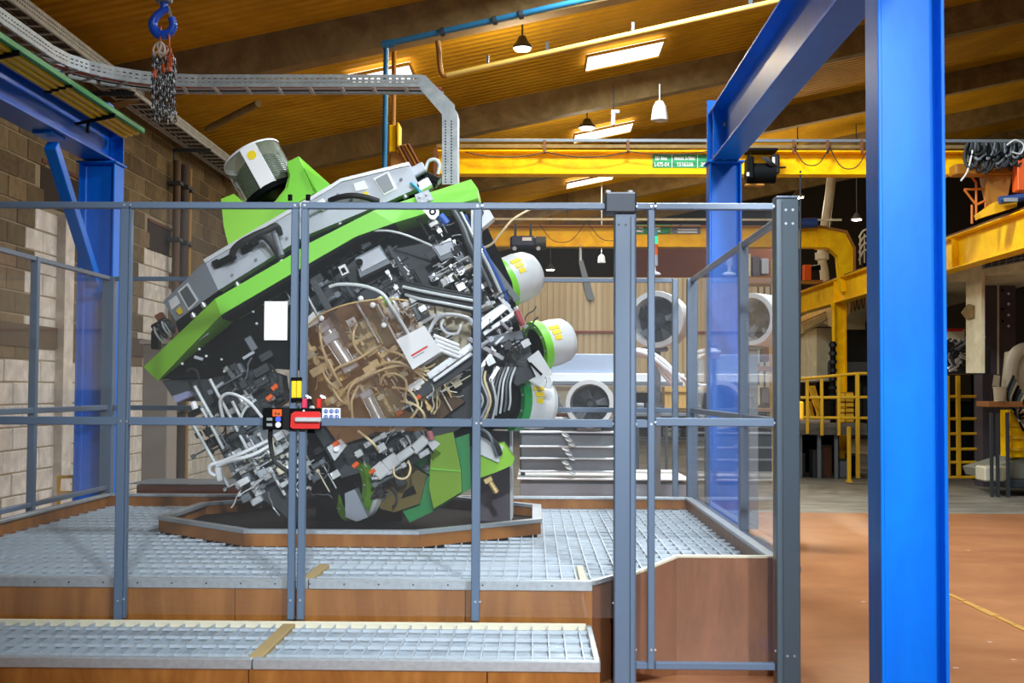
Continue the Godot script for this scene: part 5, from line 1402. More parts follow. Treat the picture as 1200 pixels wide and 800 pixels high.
func build_cranes() -> void:
	# near crane
	var d := 16.0
	var a := U(512, 178, d); var b := U(1135, 178, d)
	var y1 := a.y * 0.5 + b.y * 0.5; var y0 := U(820, 206, d).y
	var t := thing("overhead_crane", Vector3((a.x + b.x) * 0.5, y0, -d), "near yellow overhead crane girder with a green sign, above the fence", "crane")
	obj("girder_web", MB.new().bb(Vector3(a.x, y0 + 0.02, -d + 0.01), Vector3(b.x - 0.25, y1 - 0.02, -d - 0.01)).prism([Vector3(b.x - 0.25, y0 + 0.02, -d + 0.01), Vector3(b.x, y1 - 0.12, -d + 0.01), Vector3(b.x, y1 - 0.02, -d + 0.01), Vector3(b.x - 0.25, y1 - 0.02, -d + 0.01)], Vector3(0, 0, -0.02)), M.crane, t)
	obj("top_flange", MB.new().bb(Vector3(a.x, y1 - 0.02, -d + 0.12), Vector3(b.x, y1, -d - 0.12), 0.004), M.crane, t)
	obj("bottom_flange", MB.new().bb(Vector3(a.x, y0, -d + 0.12), Vector3(b.x - 0.25, y0 + 0.02, -d - 0.12), 0.004), M.crane, t)
	obj("end_flange", MB.new().bb(Vector3(a.x - 0.04, y0 - 0.02, -d + 0.12), Vector3(a.x + 0.02, y1 + 0.02, -d - 0.12), 0.004), M.brown_rust, t)
	obj("conductor_rail", MB.new().bb(Vector3(a.x, y1 + 0.03, -d + 0.10), Vector3(b.x + 0.9, y1 + 0.075, -d + 0.06), 0.004), M.rafter, t)
	obj("upper_rail", MB.new().bb(Vector3(a.x + 0.1, y1 + 0.11, -d + 0.10), Vector3(b.x + 0.9, y1 + 0.15, -d + 0.06), 0.004), M.grey_mid, t)
	for px in [536, 638, 736, 930, 970, 1010]: obj("rail_hanger", MB.new().bb(U(px - 1.6, 180, d - 0.11), U(px + 1.6, 164, d - 0.15)), M.brown_rust, t)
	festoon(t, [[545, 178, 640, 6], [640, 178, 735, 6], [735, 177, 830, 4], [930, 172, 972, 22], [972, 172, 1018, 26]], d - 0.16)
	var sg := part("number_sign", t, U(800, 190, d - 0.03))
	obj("sign_plate", MB.new().bb(U(764.5, 196.5, d - 0.014), U(852, 181, d - 0.02), 0.002), M.sign_green, sg)
	for px in [787.5, 817.5]: obj("divider", MB.new().bb(U(px - 0.35, 196.5, d - 0.02), U(px + 0.35, 181, d - 0.024)), M.white, sg)
	var z := Basis()
	text("sign_text", "ID No:", 0.05, U(775, 185.3, d - 0.024), z, M.white, sg, 0.8)
	text("sign_text", "L475-04", 0.05, U(775.5, 192.6, d - 0.024), z, M.white, sg, 0.8)
	text("sign_text", "Hoist S/No:", 0.05, U(802.5, 185.3, d - 0.024), z, M.white, sg, 0.75)
	text("sign_text", "1516338", 0.05, U(802.5, 192.6, d - 0.024), z, M.white, sg, 0.85)
	text("sign_text", "200", 0.05, U(826, 192.6, d - 0.024), z, M.white, sg)
	# its hoist, dark, by the blue column
	var h := thing("crane_hoist", U(890, 215, d - 0.2), "black electric hoist under the near yellow crane beside the blue column", "hoist")
	obj("motor_drum", MB.new().rod(U(874, 203, d - 0.3), U(908, 203, d - 0.3), 0.13, 16), M.black, h)
	obj("gear_case", MB.new().bb(U(872, 214, d - 0.16), U(884, 182, d - 0.45), 0.02), M.black, h)
	obj("gear_case", MB.new().bb(U(900, 208, d - 0.16), U(914, 180, d - 0.42), 0.02), M.black_gloss, h)
	obj("label_plate", MB.new().bb(U(905, 193, d - 0.43), U(908, 184, d - 0.44)), M.white, h)
	obj("label_plate", MB.new().bb(U(875, 206, d - 0.455), U(878, 202, d - 0.46)), M.white, h)
	obj("hook_beam", MB.new().bb(U(872, 219, d - 0.25), U(896, 215, d - 0.35), 0.01), M.crane_rust, h)
	obj("hoist_hanger", MB.new().bb(U(876, 184, d - 0.1), U(880, 178, d - 0.3)).bb(U(904, 184, d - 0.1), U(908, 178, d - 0.3)).bb(U(870, 181, d + 0.13), U(912, 176, d - 0.32)), M.black, h)
	for px in [893.0, 896.0, 898.5]: obj("hoist_lead", MB.new().tube(smooth([U(px, 184, d - 0.44), U(px + 6, 190, d - 0.46), U(px + 14, 196, d - 0.4), U(px + 22, 196, d - 0.3)], 4), 0.012, 5), M.rubber, h)
	# left end of the near crane
	var el := thing("end_carriage", U(464, 170, 15.6), "small yellow end carriage with rusty bars between the teal pipe and the cable tray", "crane carriage")
	obj("carriage_box", MB.new().bb(U(455.5, 178, 15.6), U(467, 152, 15.9), 0.01), M.crane, el)
	obj("carriage_flange", MB.new().bb(U(467, 178, 15.55), U(468.6, 150, 15.9), 0.004), M.crane, el)
	for k in 4: obj("rusty_bar", MB.new().bar(U(466 + k * 4, 171 - k * 0.8, 15.5), U(484 + k * 2.6, 206 - k * 4, 15.7), 0.035, 0.03), M.brown_rust if k % 2 else M.crane_rust, el)
	obj("carriage_hanger", MB.new().rod(U(461, 152, 15.75), Vector3(U(461, 152, 15.75).x, roof_y(-1.75) - 0.05, -15.75), 0.03, 8), M.crane_rust, el)
	obj("carriage_foot", MB.new().bb(U(457, 200, 15.6), U(478, 178, 15.65), 0.01), M.crane_rust, el)
	# right end carriage
	var er := thing("end_carriage", U(1172, 262, 15.6), "rusty yellow end carriage with a dark motor on the runway, hung with loose black cables", "crane carriage")
	obj("carriage_leg", MB.new().prism(UP([1156, 205, 1186, 205, 1180, 236, 1176, 244, 1164, 244], 15.6), Vector3(0, 0, -0.25)), M.crane_rust, er)
	obj("carriage_beam", MB.new().bb(U(1120, 204, 15.55), U(1200, 196, 15.8), 0.01), M.crane_rust, er)
	obj("carriage_box", MB.new().prism(UP([1148, 250, 1168, 236, 1192, 234, 1192, 242, 1150, 255], 15.4), Vector3(0, 0, -0.2)), M.rail_yellow, er)
	obj("travel_motor", MB.new().rod(U(1171, 235, 15.3), U(1200, 231, 15.3), 0.05, 12), M.motor_blue, er)
	obj("motor_label", MB.new().bb(U(1177, 236, 15.22), U(1192, 232, 15.24)), M.print_grey, er)
	obj("orange_panel", MB.new().bb(U(1193, 223, 15.4), U(1206, 189, 15.6), 0.01), M.orange, er)
	for k in 28:
		var x0 := 1134.0 + k * 2.2
		var dep := rng.randf_range(10, 34)
		obj("loose_cable", MB.new().tube(smooth([U(x0, 168, 15.5), U(x0 - 4 + rng.randf() * 8, 170 + dep * 0.6, 15.45), U(x0 + 4, 170 + dep, 15.4), U(x0 + 8 + rng.randf() * 6, 172 + dep * 0.4, 15.45), U(x0 + 12, 168, 15.5)], 4), rng.randf_range(0.012, 0.026), 5), [M.rubber, M.black, M.grey_dark, M.rubber, M.grey_mid][k % 5], er)
	hose("pale_cable", [1180, 170, 1190, 164, 1200, 170, 1196, 180, 1186, 178], 15.4, 0.012, M.clear_tube, er)
	hose("pale_cable", [1140, 176, 1134, 200, 1126, 212], 15.4, 0.012, M.clear_tube, er)
	var fr := thing("guard_rail", U(1140, 256, 15.8), "small orange guard rail on the runway beam by the loose cables", "railing")
	for q in [[1144, 214, 1144, 258], [1134, 200, 1144, 214], [1130, 222, 1144, 240], [1130, 222, 1156, 221], [1144, 240, 1164, 231], [1155, 212, 1155, 250], [1139, 240, 1139, 262]]:
		obj("rail_tube", MB.new().rod(U(q[0], q[1], 15.8), U(q[2], q[3], 15.8), 0.016, 8), mat("c06a22", 0.5), fr)
	# runway
	var rw := i_beam("runway_beam", 6.0, 3.27, 3.74, 0.22, 13.0, 34.0, M.crane, "yellow crane runway beam running down the hall behind the big blue pillar")
	obj("rail", MB.new().bb(Vector3(5.96, 3.74, -13), Vector3(6.04, 3.79, -34)), M.brown_rust, rw)
	for dd in [17.6, 24.5]: obj("stiffener", MB.new().bb(Vector3(5.9, 3.29, -dd), Vector3(6.1, 3.72, -dd - 0.015)), M.crane, rw)
	for dd in [24.5, 31.0]:
		var c := thing("runway_column", Vector3(6.0, 0, -dd), "yellow column under the crane runway, %s" % ("the one beside the cream press lettering" if dd < 30 else "the far one by the corner post"), "column")
		obj("shaft", MB.new().bb(Vector3(5.88, 0.02, -dd + 0.1), Vector3(5.895, 3.27, -dd - 0.1)).bb(Vector3(6.105, 0.02, -dd + 0.1), Vector3(6.12, 3.27, -dd - 0.1)).bb(Vector3(5.895, 0.02, -dd + 0.006), Vector3(6.105, 3.27, -dd - 0.006)), M.crane, c)
		obj("base_plate", MB.new().bb(Vector3(5.8, 0, -dd + 0.18), Vector3(6.2, 0.02, -dd - 0.18)), M.crane, c)
		obj("gusset", MB.new().prism([Vector3(5.88, 3.27, -dd + 0.1), Vector3(5.88, 3.05, -dd + 0.1), Vector3(5.80, 3.27, -dd + 0.1)], Vector3(0, 0, -0.02)), M.crane, c)
	# far crane
	d = 24.0
	a = U(560, 265, d); b = U(985, 265, d)
	y1 = (a.y + b.y) * 0.5; y0 = U(760, 290, d).y
	var f := thing("overhead_crane", Vector3((a.x + b.x) * 0.5, y0, -d), "far yellow overhead crane girder seen through the fence, its bent end on the runway", "crane")
	obj("girder_web", MB.new().bb(Vector3(a.x, y0 + 0.02, -d + 0.012), Vector3(b.x - 0.3, y1 - 0.02, -d - 0.012)), M.crane, f)
	obj("top_flange", MB.new().bb(Vector3(a.x, y1 - 0.02, -d + 0.14), Vector3(b.x - 0.3, y1, -d - 0.14)), M.crane_rust, f)
	obj("bottom_flange", MB.new().bb(Vector3(a.x, y0, -d + 0.14), Vector3(b.x - 0.3, y0 + 0.02, -d - 0.14)), M.crane, f)
	obj("bent_end", MB.new().prism(UP([958, 265, 992, 272, 1000, 290, 1000, 325, 1004, 338, 986, 342, 982, 300, 972, 291, 958, 291], d - 0.05), Vector3(0, 0, -0.25)), M.crane, f)
	obj("bent_edge", MB.new().prism(UP([958, 263, 993, 270, 1003, 290, 1003, 325, 1000, 325, 1000, 291, 991, 273, 958, 266], d - 0.08), Vector3(0, 0, -0.3)), M.crane_rust, f)
	obj("travel_motor", MB.new().rod(U(936, 262, d - 0.2), U(957, 261, d - 0.2), 0.1, 12), M.motor_blue, f)
	obj("motor_end", MB.new().rod(U(932, 262, d - 0.2), U(936, 262, d - 0.2), 0.11, 12), M.grey_dark, f)
	obj("sign_plate", MB.new().bb(U(735, 274, d - 0.02), U(786, 263, d - 0.03)), M.sign_green, f)
	obj("sign_plate", MB.new().bb(U(787, 274, d - 0.02), U(821, 263, d - 0.03)), M.grey_mid, f)
	var pr := MB.new()
	for q in [[745, 754], [760, 774]]:
		for yy in [266.5, 270.5]: pr.bb(U(q[0], yy + 1.3, d - 0.03), U(q[1], yy - 1.0, d - 0.036))
	for yy in [265.5, 269, 272]: pr.bb(U(794, yy + 0.7, d - 0.03), U(817, yy - 0.8, d - 0.036))
	obj("worn_print", pr, M.white, f)
	obj("upper_rail", MB.new().bb(Vector3(a.x, y1 + 0.1, -d + 0.1), Vector3(b.x, y1 + 0.14, -d + 0.06)), M.cream, f)
	festoon(f, [[632, 262, 685, 22], [690, 262, 740, 20], [740, 262, 800, 12]], d - 0.2)
	var hh := thing("crane_hoist", U(620, 296, d - 0.4), "dark blue electric hoist under the far yellow crane, above the round white cowls", "hoist")
	obj("hoist_body", MB.new().bb(U(598, 292, d - 0.3), U(628, 276, d - 0.7), 0.04), mat("2a3350", 0.5), hh)
	obj("hoist_motor", MB.new().rod(U(628, 285, d - 0.5), U(640, 285, d - 0.5), 0.13, 16), M.grey_dark, hh)
	obj("hoist_lower", MB.new().bb(U(606, 299, d - 0.4), U(626, 292, d - 0.6), 0.02), M.black, hh)
	obj("hoist_label", MB.new().bb(U(612, 282, d - 0.7), U(623, 278, d - 0.72)), M.white, hh)
	for px in [603.0, 631.0]: obj("hoist_knob", MB.new().rod(U(px, 291, d - 0.7), U(px, 291, d - 0.74), 0.04, 10), M.grey_light, hh)
	for px in [604.0, 622.0]: obj("hoist_hanger", MB.new().bb(U(px - 1.5, 277, d - 0.45), U(px + 1.5, 262, d - 0.55)), M.grey_dark, hh)
	# pendant control lead and blade-like plates
	var pc := thing("pendant_lead", U(938, 470, 15.9), "dark pendant control cable hanging down beside the corner post", "cable")
	obj("lead", MB.new().tube([U(938, 200, 15.9), U(938, 300, 15.9), U(937.5, 400, 15.9), U(937, 470, 15.9)], 0.012, 6), M.rubber, pc)
	obj("pendant_control", MB.new().bb(U(934, 492, 15.85), U(940.5, 470, 15.95), 0.02), M.rail_yellow, pc)
	var bl := thing("steel_plate", U(691, 352, 23.9), "grey slanting steel plate hanging before the pale cladding", "plate")
	obj("plate", MB.new().prism(UP([678, 306, 683, 304, 697, 350, 693, 352, 688, 350], 23.9), Vector3(0, 0, -0.04)), M.grey_mid, bl)
	obj("plate_hanger", MB.new().rod(U(680, 306, 23.93), U(680, 287, 23.93), 0.03, 8), M.zinc, bl)

# ---------------------------------------------------------------- far hall
func cross_px(called: String, a: Array, x: float, th: float, m: Material, t: Node3D) -> MeshInstance3D:
	return obj(called, MB.new().prism(SP(a, x), Vector3(th, 0, 0)), m, t)

func drum_fan(c: Vector3, axis: Vector3, r: float, ln: float, label: String) -> void:
	var ax := axis.normalized()
	var t := thing("drum_fan", c - Vector3(0, r, 0), label, "fan")
	obj("casing", MB.new().lathe(c, ax, [Vector2(r * 0.82, 0.0), Vector2(r, 0.0), Vector2(r * 1.02, -0.05), Vector2(r * 1.02, -ln), Vector2(r * 0.8, -ln), Vector2(r * 0.8, 0.0)], 32), M.cowl, t)
	obj("back_grille", MB.new().lathe(c - ax * ln * 0.9, ax, [Vector2(r * 0.8, 0), Vector2(0, 0)], 24), M.grey_dark, t)
	obj("hub", MB.new().lathe(c - ax * ln * 0.5, ax, [Vector2(r * 0.26, -0.1), Vector2(r * 0.26, 0.02), Vector2(r * 0.12, 0.06), Vector2(0, 0.06)], 18), M.grey_dark, t)
	var f := MB.frame(ax)
	for k in 5:
		var e := (f.x * cos(TAU * k / 5) + f.z * sin(TAU * k / 5))
		var s := e.cross(ax)
		obj("blade", MB.new().prism([c - ax * (ln * 0.5) + e * r * 0.24 - s * r * 0.08, c - ax * (ln * 0.5) + e * r * 0.24 + s * r * 0.1, c - ax * (ln * 0.42) + e * r * 0.76 + s * r * 0.28, c - ax * (ln * 0.56) + e * r * 0.76 - s * r * 0.1], ax * 0.01), M.grey_mid if k % 2 else M.black_gloss, t)
	obj("foot", MB.new().bb(c + Vector3(-r * 0.5, -r * 1.12, -ln * 0.5 - 0.1), c + Vector3(r * 0.5, -r * 0.98, -ln * 0.5 + 0.1), 0.01), M.grey_mid, t)

func rail_fence(called: String, posts: Array, rails: Array, d: float, label: String) -> Node3D:
	var p0 := U(posts[0][0], posts[0][2], d)
	var t := thing(called, p0, label, "railing")
	for p in posts: obj("post", MB.new().bb(U(p[0] - p[3], p[2], d + 0.03), U(p[0] + p[3], p[1], d - 0.03), 0.006), M.rail_yellow, t)
	for r in rails: obj("rail", MB.new().rod(U(r[0], r[1], d), U(r[2], r[3], d), 0.025, 8), M.rail_yellow, t)
	return t

func build_far_hall() -> void:
	# ---- behind the fence: pale machine with a low slatted base
	var d := 14.0
	var m := thing("packing_machine", U(665, 578, d), "low pale machine with a slatted base behind the fence, below the pale cladding", "machine")
	obj("base_box", MB.new().bb(Vector3(U(609, 592, d).x, 0, -d), U(790, 556, d + 1.6), 0.01), M.grey_box, m)
	obj("base_lid", MB.new().bb(U(606, 560, d - 0.05), U(790, 552, d + 1.6), 0.01), M.white, m)
	for y in [545.0, 530.0, 516.0]: obj("base_slat", MB.new().bb(U(611, y + 6, d + 0.1), U(730, y - 6, d + 0.14), 0.006), M.grey_mid, m)
	for y in [552.0, 537.0, 523.0, 506.0]: obj("slat_rail", MB.new().bb(U(609, y + 1, d + 0.05), U(732, y - 1, d + 0.15), 0.004), M.alu, m)
	obj("back_sheet", MB.new().bb(U(609, 552, d + 0.3), U(730, 500, d + 0.35)), M.grey_dark, m)
	obj("upper_band", MB.new().bb(U(600, 438, d + 0.7), U(735, 415, d + 0.8), 0.01), mat("97a4b8", 0.5), m)
	obj("white_band", MB.new().bb(U(600, 452, d + 0.6), U(800, 438, d + 0.8), 0.01), M.white, m)
	obj("dark_rail", MB.new().bb(U(600, 450.5, d + 0.55), U(800, 447, d + 0.6), 0.004), M.grey_mid, m)
	obj("cream_band", MB.new().bb(U(600, 500, d + 0.9), U(735, 452, d + 1.0), 0.01), M.cream_light, m)
	obj("dark_band", MB.new().bb(U(620, 489, d + 0.8), U(680, 484, d + 0.88), 0.004), M.brown_rust, m)
	obj("leg", MB.new().bb(U(610, 560, d + 0.4), U(616, 440, d + 0.5)), M.grey_mid, m)
	obj("leg", MB.new().bb(U(726, 560, d + 0.4), U(732, 440, d + 0.5)), M.grey_mid, m)
	for k in 9:
		var yy := 510.0 + k * 5.4
		obj("clear_coil", MB.new().lathe(U(663 + (k % 3) * 3.5, yy, d - 0.02), Vector3(0.3, 0.9, 0.3), [Vector2(0.035, -0.012), Vector2(0.048, 0), Vector2(0.035, 0.012), Vector2(0.026, 0), Vector2(0.035, -0.012)], 14), M.clear_tube, m)
	hose("thin_bracket", [642, 462, 652, 466, 660, 478], d + 0.4, 0.012, M.grey_mid, m)
	hose("thin_bracket", [646, 490, 645, 466, 654, 464, 656, 485], d + 0.4, 0.012, M.grey_mid, m)
	for k in 5: hose("clear_hose", [640 + k * 6, 500, 644 + k * 6, 492, 654 + k * 5, 490, 658 + k * 6, 500], d + 0.2, 0.012, M.clear_tube, m)
	drum_fan(U(691, 473, d - 0.1), Vector3(-0.1, 0.05, 1), 0.27, 0.35, "round white drum fan facing the gate, low beside the wide grey post")
	drum_fan(U(768, 374, 13.2), Vector3(-0.3, 0.0, 1), 0.30, 0.4, "round white drum fan seen high between the slim stile and the far corner post")
	drum_fan(U(880, 374, 12.4), Vector3(-0.6, 0.0, 0.75), 0.26, 0.4, "round white drum put in for a ring reflection in the glass beside the corner post")  # a ring reflected in the glass, built as a turned drum
	var fs := thing("fan_stand", U(770, 560, 13.4), "grey stand carrying the high round drum fan behind the fence", "stand")
	obj("stand_post", MB.new().bb(U(764, 590, 13.42), U(773, 412, 13.55)), M.grey_mid, fs)
	obj("stand_foot", MB.new().bb(Vector3(U(750, 590, 13.4).x, 0, -13.2), Vector3(U(790, 590, 13.4).x, 0.04, -13.8)), M.grey_mid, fs)
	var f2 := thing("fan_stand", U(880, 590, 12.6), "added grey stand under the ring reflection drum beside the corner post", "stand")  # added stand to carry the reflected ring
	obj("stand_post", MB.new().bb(U(878, 620, 12.62), U(886, 410, 12.72)), M.grey_mid, f2)
	obj("stand_foot", MB.new().bb(Vector3(U(866, 590, 12.6).x, 0, -12.4), Vector3(U(898, 590, 12.6).x, 0.04, -12.9)), M.grey_mid, f2)
	for k in 4:  # bright reflection streaks in the glass, built as white tubes
		var w := thing("reflection_streak", U(800, 450, 12.0), ["lowest of the white tubes put in for glass reflection streaks by the side fence", "second white tube put in for the glass reflection streaks", "third white tube put in for the glass reflection streaks", "topmost and longest white tube put in for the glass reflection streaks"][k], "hose")
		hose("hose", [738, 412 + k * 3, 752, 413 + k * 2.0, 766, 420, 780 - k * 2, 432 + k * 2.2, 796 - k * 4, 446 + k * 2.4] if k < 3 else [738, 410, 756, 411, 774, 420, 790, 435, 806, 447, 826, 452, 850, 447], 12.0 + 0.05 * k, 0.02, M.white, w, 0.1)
	var hs := thing("streak_support", U(745, 445, 12.1), "added slim post holding up the reflection streak tubes behind the stile", "post")  # added post to carry the reflection streaks
	obj("support_post", MB.new().bb(Vector3(U(736, 592, 12.2).x, 0, -12.2), U(741, 404, 12.25)), M.grey_mid, hs)
	# crates and benches behind the side fence
	var cr := thing("wooden_crate", U(790, 482, 17.5), "pale slatted wooden crate on the bench behind the fence", "crate")
	for k in 6: obj("crate_slat", MB.new().bb(U(779 + k * 4.2, 482, 17.5), U(782.6 + k * 4.2, 452, 17.55), 0.004), M.wood_pale, cr)
	obj("crate_rail", MB.new().bb(U(779, 459, 17.46), U(804, 456, 17.5)), M.wood_pale, cr)
	obj("crate_rail", MB.new().bb(U(779, 478, 17.46), U(804, 475, 17.5)), M.wood_pale, cr)
	obj("crate_body", MB.new().bb(U(779, 482, 17.56), U(804, 453, 18.0)), mat("9c7a42", 0.7), cr)
	var be := thing("work_bench", U(780, 560, 17.4), "steel bench with a dark top behind the far fence post", "bench")
	obj("bench_top", MB.new().bb(U(744, 488, 17.0), U(830, 482, 18.4), 0.01), M.grey_mid, be)
	for px in [746.0, 780.0, 826.0]: obj("bench_leg", MB.new().bb(Vector3(U(px, 500, 17.1).x, 0, -17.1), Vector3(U(px + 3, 500, 17.1).x, U(0, 488, 17.1).y, -17.16)), M.grey_dark, be)
	obj("under_shelf", MB.new().bb(U(746, 516, 17.1), U(828, 512, 18.2)), M.grey_dark, be)
	for k in 7:
		var bx := thing("parts_bin", U(750 + k * 11, 482, 17.6), ["light parts bin at the near end of the steel bench", "plum parts bin second along the steel bench", "dark parts bin beside the wooden crate's end of the bench", "cream parts bin on the under shelf of the steel bench", "pale grey parts bin on the under shelf, beside the cream one", "plum parts bin on the under shelf of the steel bench", "dark parts bin on top of the bench by the wooden crate"][k], "bin", "parts bins on the steel bench")
		var c := U(750 + k * 11, 482, 17.6)
		if k in [3, 4, 5]: c += Vector3(0, -0.352, -0.1)
		obj("bin_body", MB.new().bb(c + Vector3(-0.05, 0.0, -0.1), c + Vector3(0.05, 0.12, 0.1), 0.01), [M.grey_light, M.plum_steel, M.grey_dark, M.cream_light][k % 4], bx)
		obj("bin_lip", MB.new().bb(c + Vector3(-0.052, 0.07, 0.1), c + Vector3(0.052, 0.09, 0.125), 0.004), M.grey_mid, bx)
	var rk := thing("storage_rack", U(890, 540, 19.0), "tall rack of pale and dark goods seen through the side pane", "rack")
	for q in [[868, 906, 330], [868, 906, 380], [868, 906, 432], [868, 906, 480]]: obj("shelf", MB.new().bb(U(q[0], q[2] + 2, 19.0), U(q[1], q[2] - 2, 19.6)), M.crane_rust, rk)
	for px in [868.0, 905.0]: obj("upright", MB.new().bb(Vector3(U(px, 400, 19.0).x, 0, -19.0), Vector3(U(px + 3, 400, 19.0).x, U(0, 300, 19.0).y, -19.06)), M.crane, rk)
	for k in 12:
		var c := U(874 + (k % 3) * 10.5, [328, 378, 430, 478][k / 3], 19.2)
		obj("goods_box", MB.new().box(c + Vector3(0, 0.2, 0), Vector3(0.11, 0.38 - 0.07 * (k % 3), 0.3), Basis(), 0.01), [M.cream, M.plum_steel, M.grey_light, M.brown_rust, M.cream_light][k % 5], rk)
	# reddish cladding high behind the far fence corner
	obj("wall_cladding", MB.new().bb(U(745, 330, 29.0), U(905, 292, 29.1)), mat("6b3d30", 0.7), self, "structure")
	# yellow step by the wall
	var ys := thing("step_stool", U(78, 585, 11.6), "small yellow frame on the floor by the block wall", "stool")
	for q in [[69, 649, 69, 558], [69, 559, 88, 558], [70, 577, 88, 577], [87, 649, 87, 558]]: obj("frame_tube", MB.new().bar(U(q[0], q[1], 11.6), U(q[2], q[3], 11.6), 0.03, 0.03, Vector3.BACK), M.rail_yellow, ys)
	var wb := thing("wall_bench", U(240, 575, 13.4), "low grey bench along the far end behind the machine", "bench")
	obj("bench_top", MB.new().bb(U(150, 567, 13.4), U(300, 561, 14.2), 0.01), M.grey_mid, wb)
	obj("bench_front", MB.new().bb(U(160, 582, 13.5), U(290, 568, 13.6)), M.brown_rust, wb)
	var pn := thing("wall_pillar", U(205, 570, 14.6), "grey plastered pillar in the far corner behind the machine", "pillar")
	obj("pillar_shaft", MB.new().bb(Vector3(U(166, 500, 14.6).x, 0, -14.6), Vector3(U(196, 500, 14.6).x, U(0, 402, 14.6).y, -15.0), 0.01), mat("8a847a", 0.8), pn)
	obj("pillar_cap", MB.new().bb(Vector3(U(163, 500, 14.6).x, U(0, 402, 14.6).y, -14.56), Vector3(U(199, 500, 14.6).x, U(0, 398, 14.6).y, -15.04)), mat("a09a8e", 0.8), pn)
	# pale sheet wall behind the machine, seen in the gaps
	obj("wall_partition", MB.new().bb(Vector3(-4.6, 0, -20.6), Vector3(-2.2, 2.4, -20.7)), M.block_white, self, "structure")

	# ---- open floor to the right: raised deck with yellow rails
	var pd := thing("machine_deck", Vector3(5.3, 0, -23.2), "grey steel deck with a dark underside behind the yellow railing", "platform")
	var ty := U(960, 496, 21.9).y
	obj("deck_plate", MB.new().bb(Vector3(4.3, ty - 0.14, -22.0), Vector3(5.86, ty, -28)), mat("6f6a60", 0.6), pd)
	obj("deck_edge", MB.new().bb(Vector3(4.3, ty - 0.2, -21.95), Vector3(5.86, ty - 0.12, -22.0)), mat("55514a", 0.6), pd)
	for q in [[936, 560], [958, 556], [978, 560]]: obj("deck_leg", MB.new().bb(Vector3(U(q[0], 500, 22.1).x, 0, -22.1), Vector3(U(q[0] + 4, 500, 22.1).x, ty - 0.14, -22.16)), M.grey_mid, pd)
	obj("deck_back", MB.new().bb(Vector3(4.3, 0, -24.0), Vector3(5.86, ty - 0.15, -24.1)), M.black, pd)
	for k in 6:
		var c := Vector3(4.6 + k * 0.24, 0, -22.5 - (k % 2) * 0.3)
		var bx := thing("stored_box", c, ["rusty brown box under the steel deck, first from the corner post", "glossy black box under the steel deck, second from the corner post", "dark grey box under the steel deck, third from the corner post", "taller brown box in the middle of the row under the steel deck", "mid grey box under the steel deck, next to the last", "black box under the steel deck, nearest the yellow bollard"][k], "box", "boxes under the steel deck")
		var hh := 0.3 + 0.08 * ((k * 5) % 4)
		obj("box_body", MB.new().bb(c + Vector3(-0.09, 0, -0.15), c + Vector3(0.09, hh, 0.15), 0.01), [M.brown_rust, M.black_gloss, M.grey_dark, M.brown_rust, M.grey_mid, M.black][k], bx)
		obj("box_lid", MB.new().bb(c + Vector3(-0.095, hh, -0.155), c + Vector3(0.095, hh + 0.03, 0.155), 0.004), M.grey_dark, bx)
	rail_fence("yellow_railing", [[946, 445, 508, 2.0], [963, 444, 510, 2.0], [983, 441, 510, 2.0], [1005, 436, 560, 2.4], [934, 446, 506, 2.0]], [[932, 444.5, 1005, 437.5], [1005, 437.5, 1050, 437], [932, 466, 1050, 465], [932, 489, 1050, 490]], 21.7, "yellow tube railing in front of the steel deck beside the corner post")
	var bo := thing("yellow_bollard", Vector3(U(995, 563, 20.9).x, 0, -20.9), "single short yellow post standing in front of the railing", "bollard")
	obj("bollard_tube", MB.new().bb(U(992.4, 564, 20.93), U(997.6, 500, 20.83), 0.01), M.rail_yellow, bo)
	obj("bollard_foot", MB.new().bb(U(991, 564.5, 20.96), U(999, 563, 20.8)), M.rail_yellow, bo)
	rail_fence("yellow_gate", [[1148.5, 436, 565, 2.6], [1123, 440, 557, 2.6], [1111, 440, 557, 2.0]], [[1106, 437, 1148, 437], [1106, 464.5, 1148, 464.5], [1106, 490.5, 1148, 490.5], [1106, 541.5, 1152, 541.5], [1106, 508, 1148, 508], [1106, 526, 1148, 526], [1106, 559, 1148, 559]], 20.7, "tall yellow gate frame to the other side of the big blue pillar")
	# pallets and yellow crates behind the rail
	for k in 4:
		var c := U(984 + (k % 2) * 10, 489, 22.6)
		c.y = ty + 0.28 * (k / 2)
		var y := thing("yellow_crate", c, ["lower yellow crate beside the black hydraulic column", "lower yellow crate nearer the big blue pillar", "upper yellow crate beside the black hydraulic column", "upper yellow crate nearer the big blue pillar"][k], "crate", "yellow crates behind the railing")
		for j in 3: obj("crate_slat", MB.new().bb(c + Vector3(-0.07, 0.01 + j * 0.09, 0.1), c + Vector3(0.07, 0.07 + j * 0.09, 0.12), 0.004), M.rail_yellow, y)
		obj("crate_body", MB.new().bb(c + Vector3(-0.065, 0.0, -0.1), c + Vector3(0.065, 0.27, 0.1), 0.006), M.crane_rust, y)
	var yc := thing("yellow_coil", U(957, 489, 22.0), "loose yellow hose loops hanging behind the railing", "hose")
	for k in 4: hose("hose_loop", [948 + k * 2, 452, 953 + k * 2, 470, 958 + k * 1.5, 486, 951 + k, 489, 947 + k, 470], 22.0 + k * 0.04, 0.02, M.rail_yellow, yc)
	var hp := thing("hydraulic_post", U(976, 489, 22.6), "black ribbed hydraulic column beside the yellow runway column", "column")
	obj("cylinder", MB.new().rod(Vector3(U(976, 489, 22.6).x, ty, -22.6), U(976, 400, 22.6), 0.05, 12), M.black, hp)
	for k in 7: obj("ring", MB.new().rod(U(976, 402 + k * 10, 22.6), U(976, 406 + k * 10, 22.6), 0.075, 12), M.black_gloss, hp)
	# ---- big cream moulding press under the runway
	var X := 6.45
	var p := thing("moulding_press", Vector3(7.4, 0, -24), "long cream moulding press under the yellow runway with dark lettering on its side", "press")
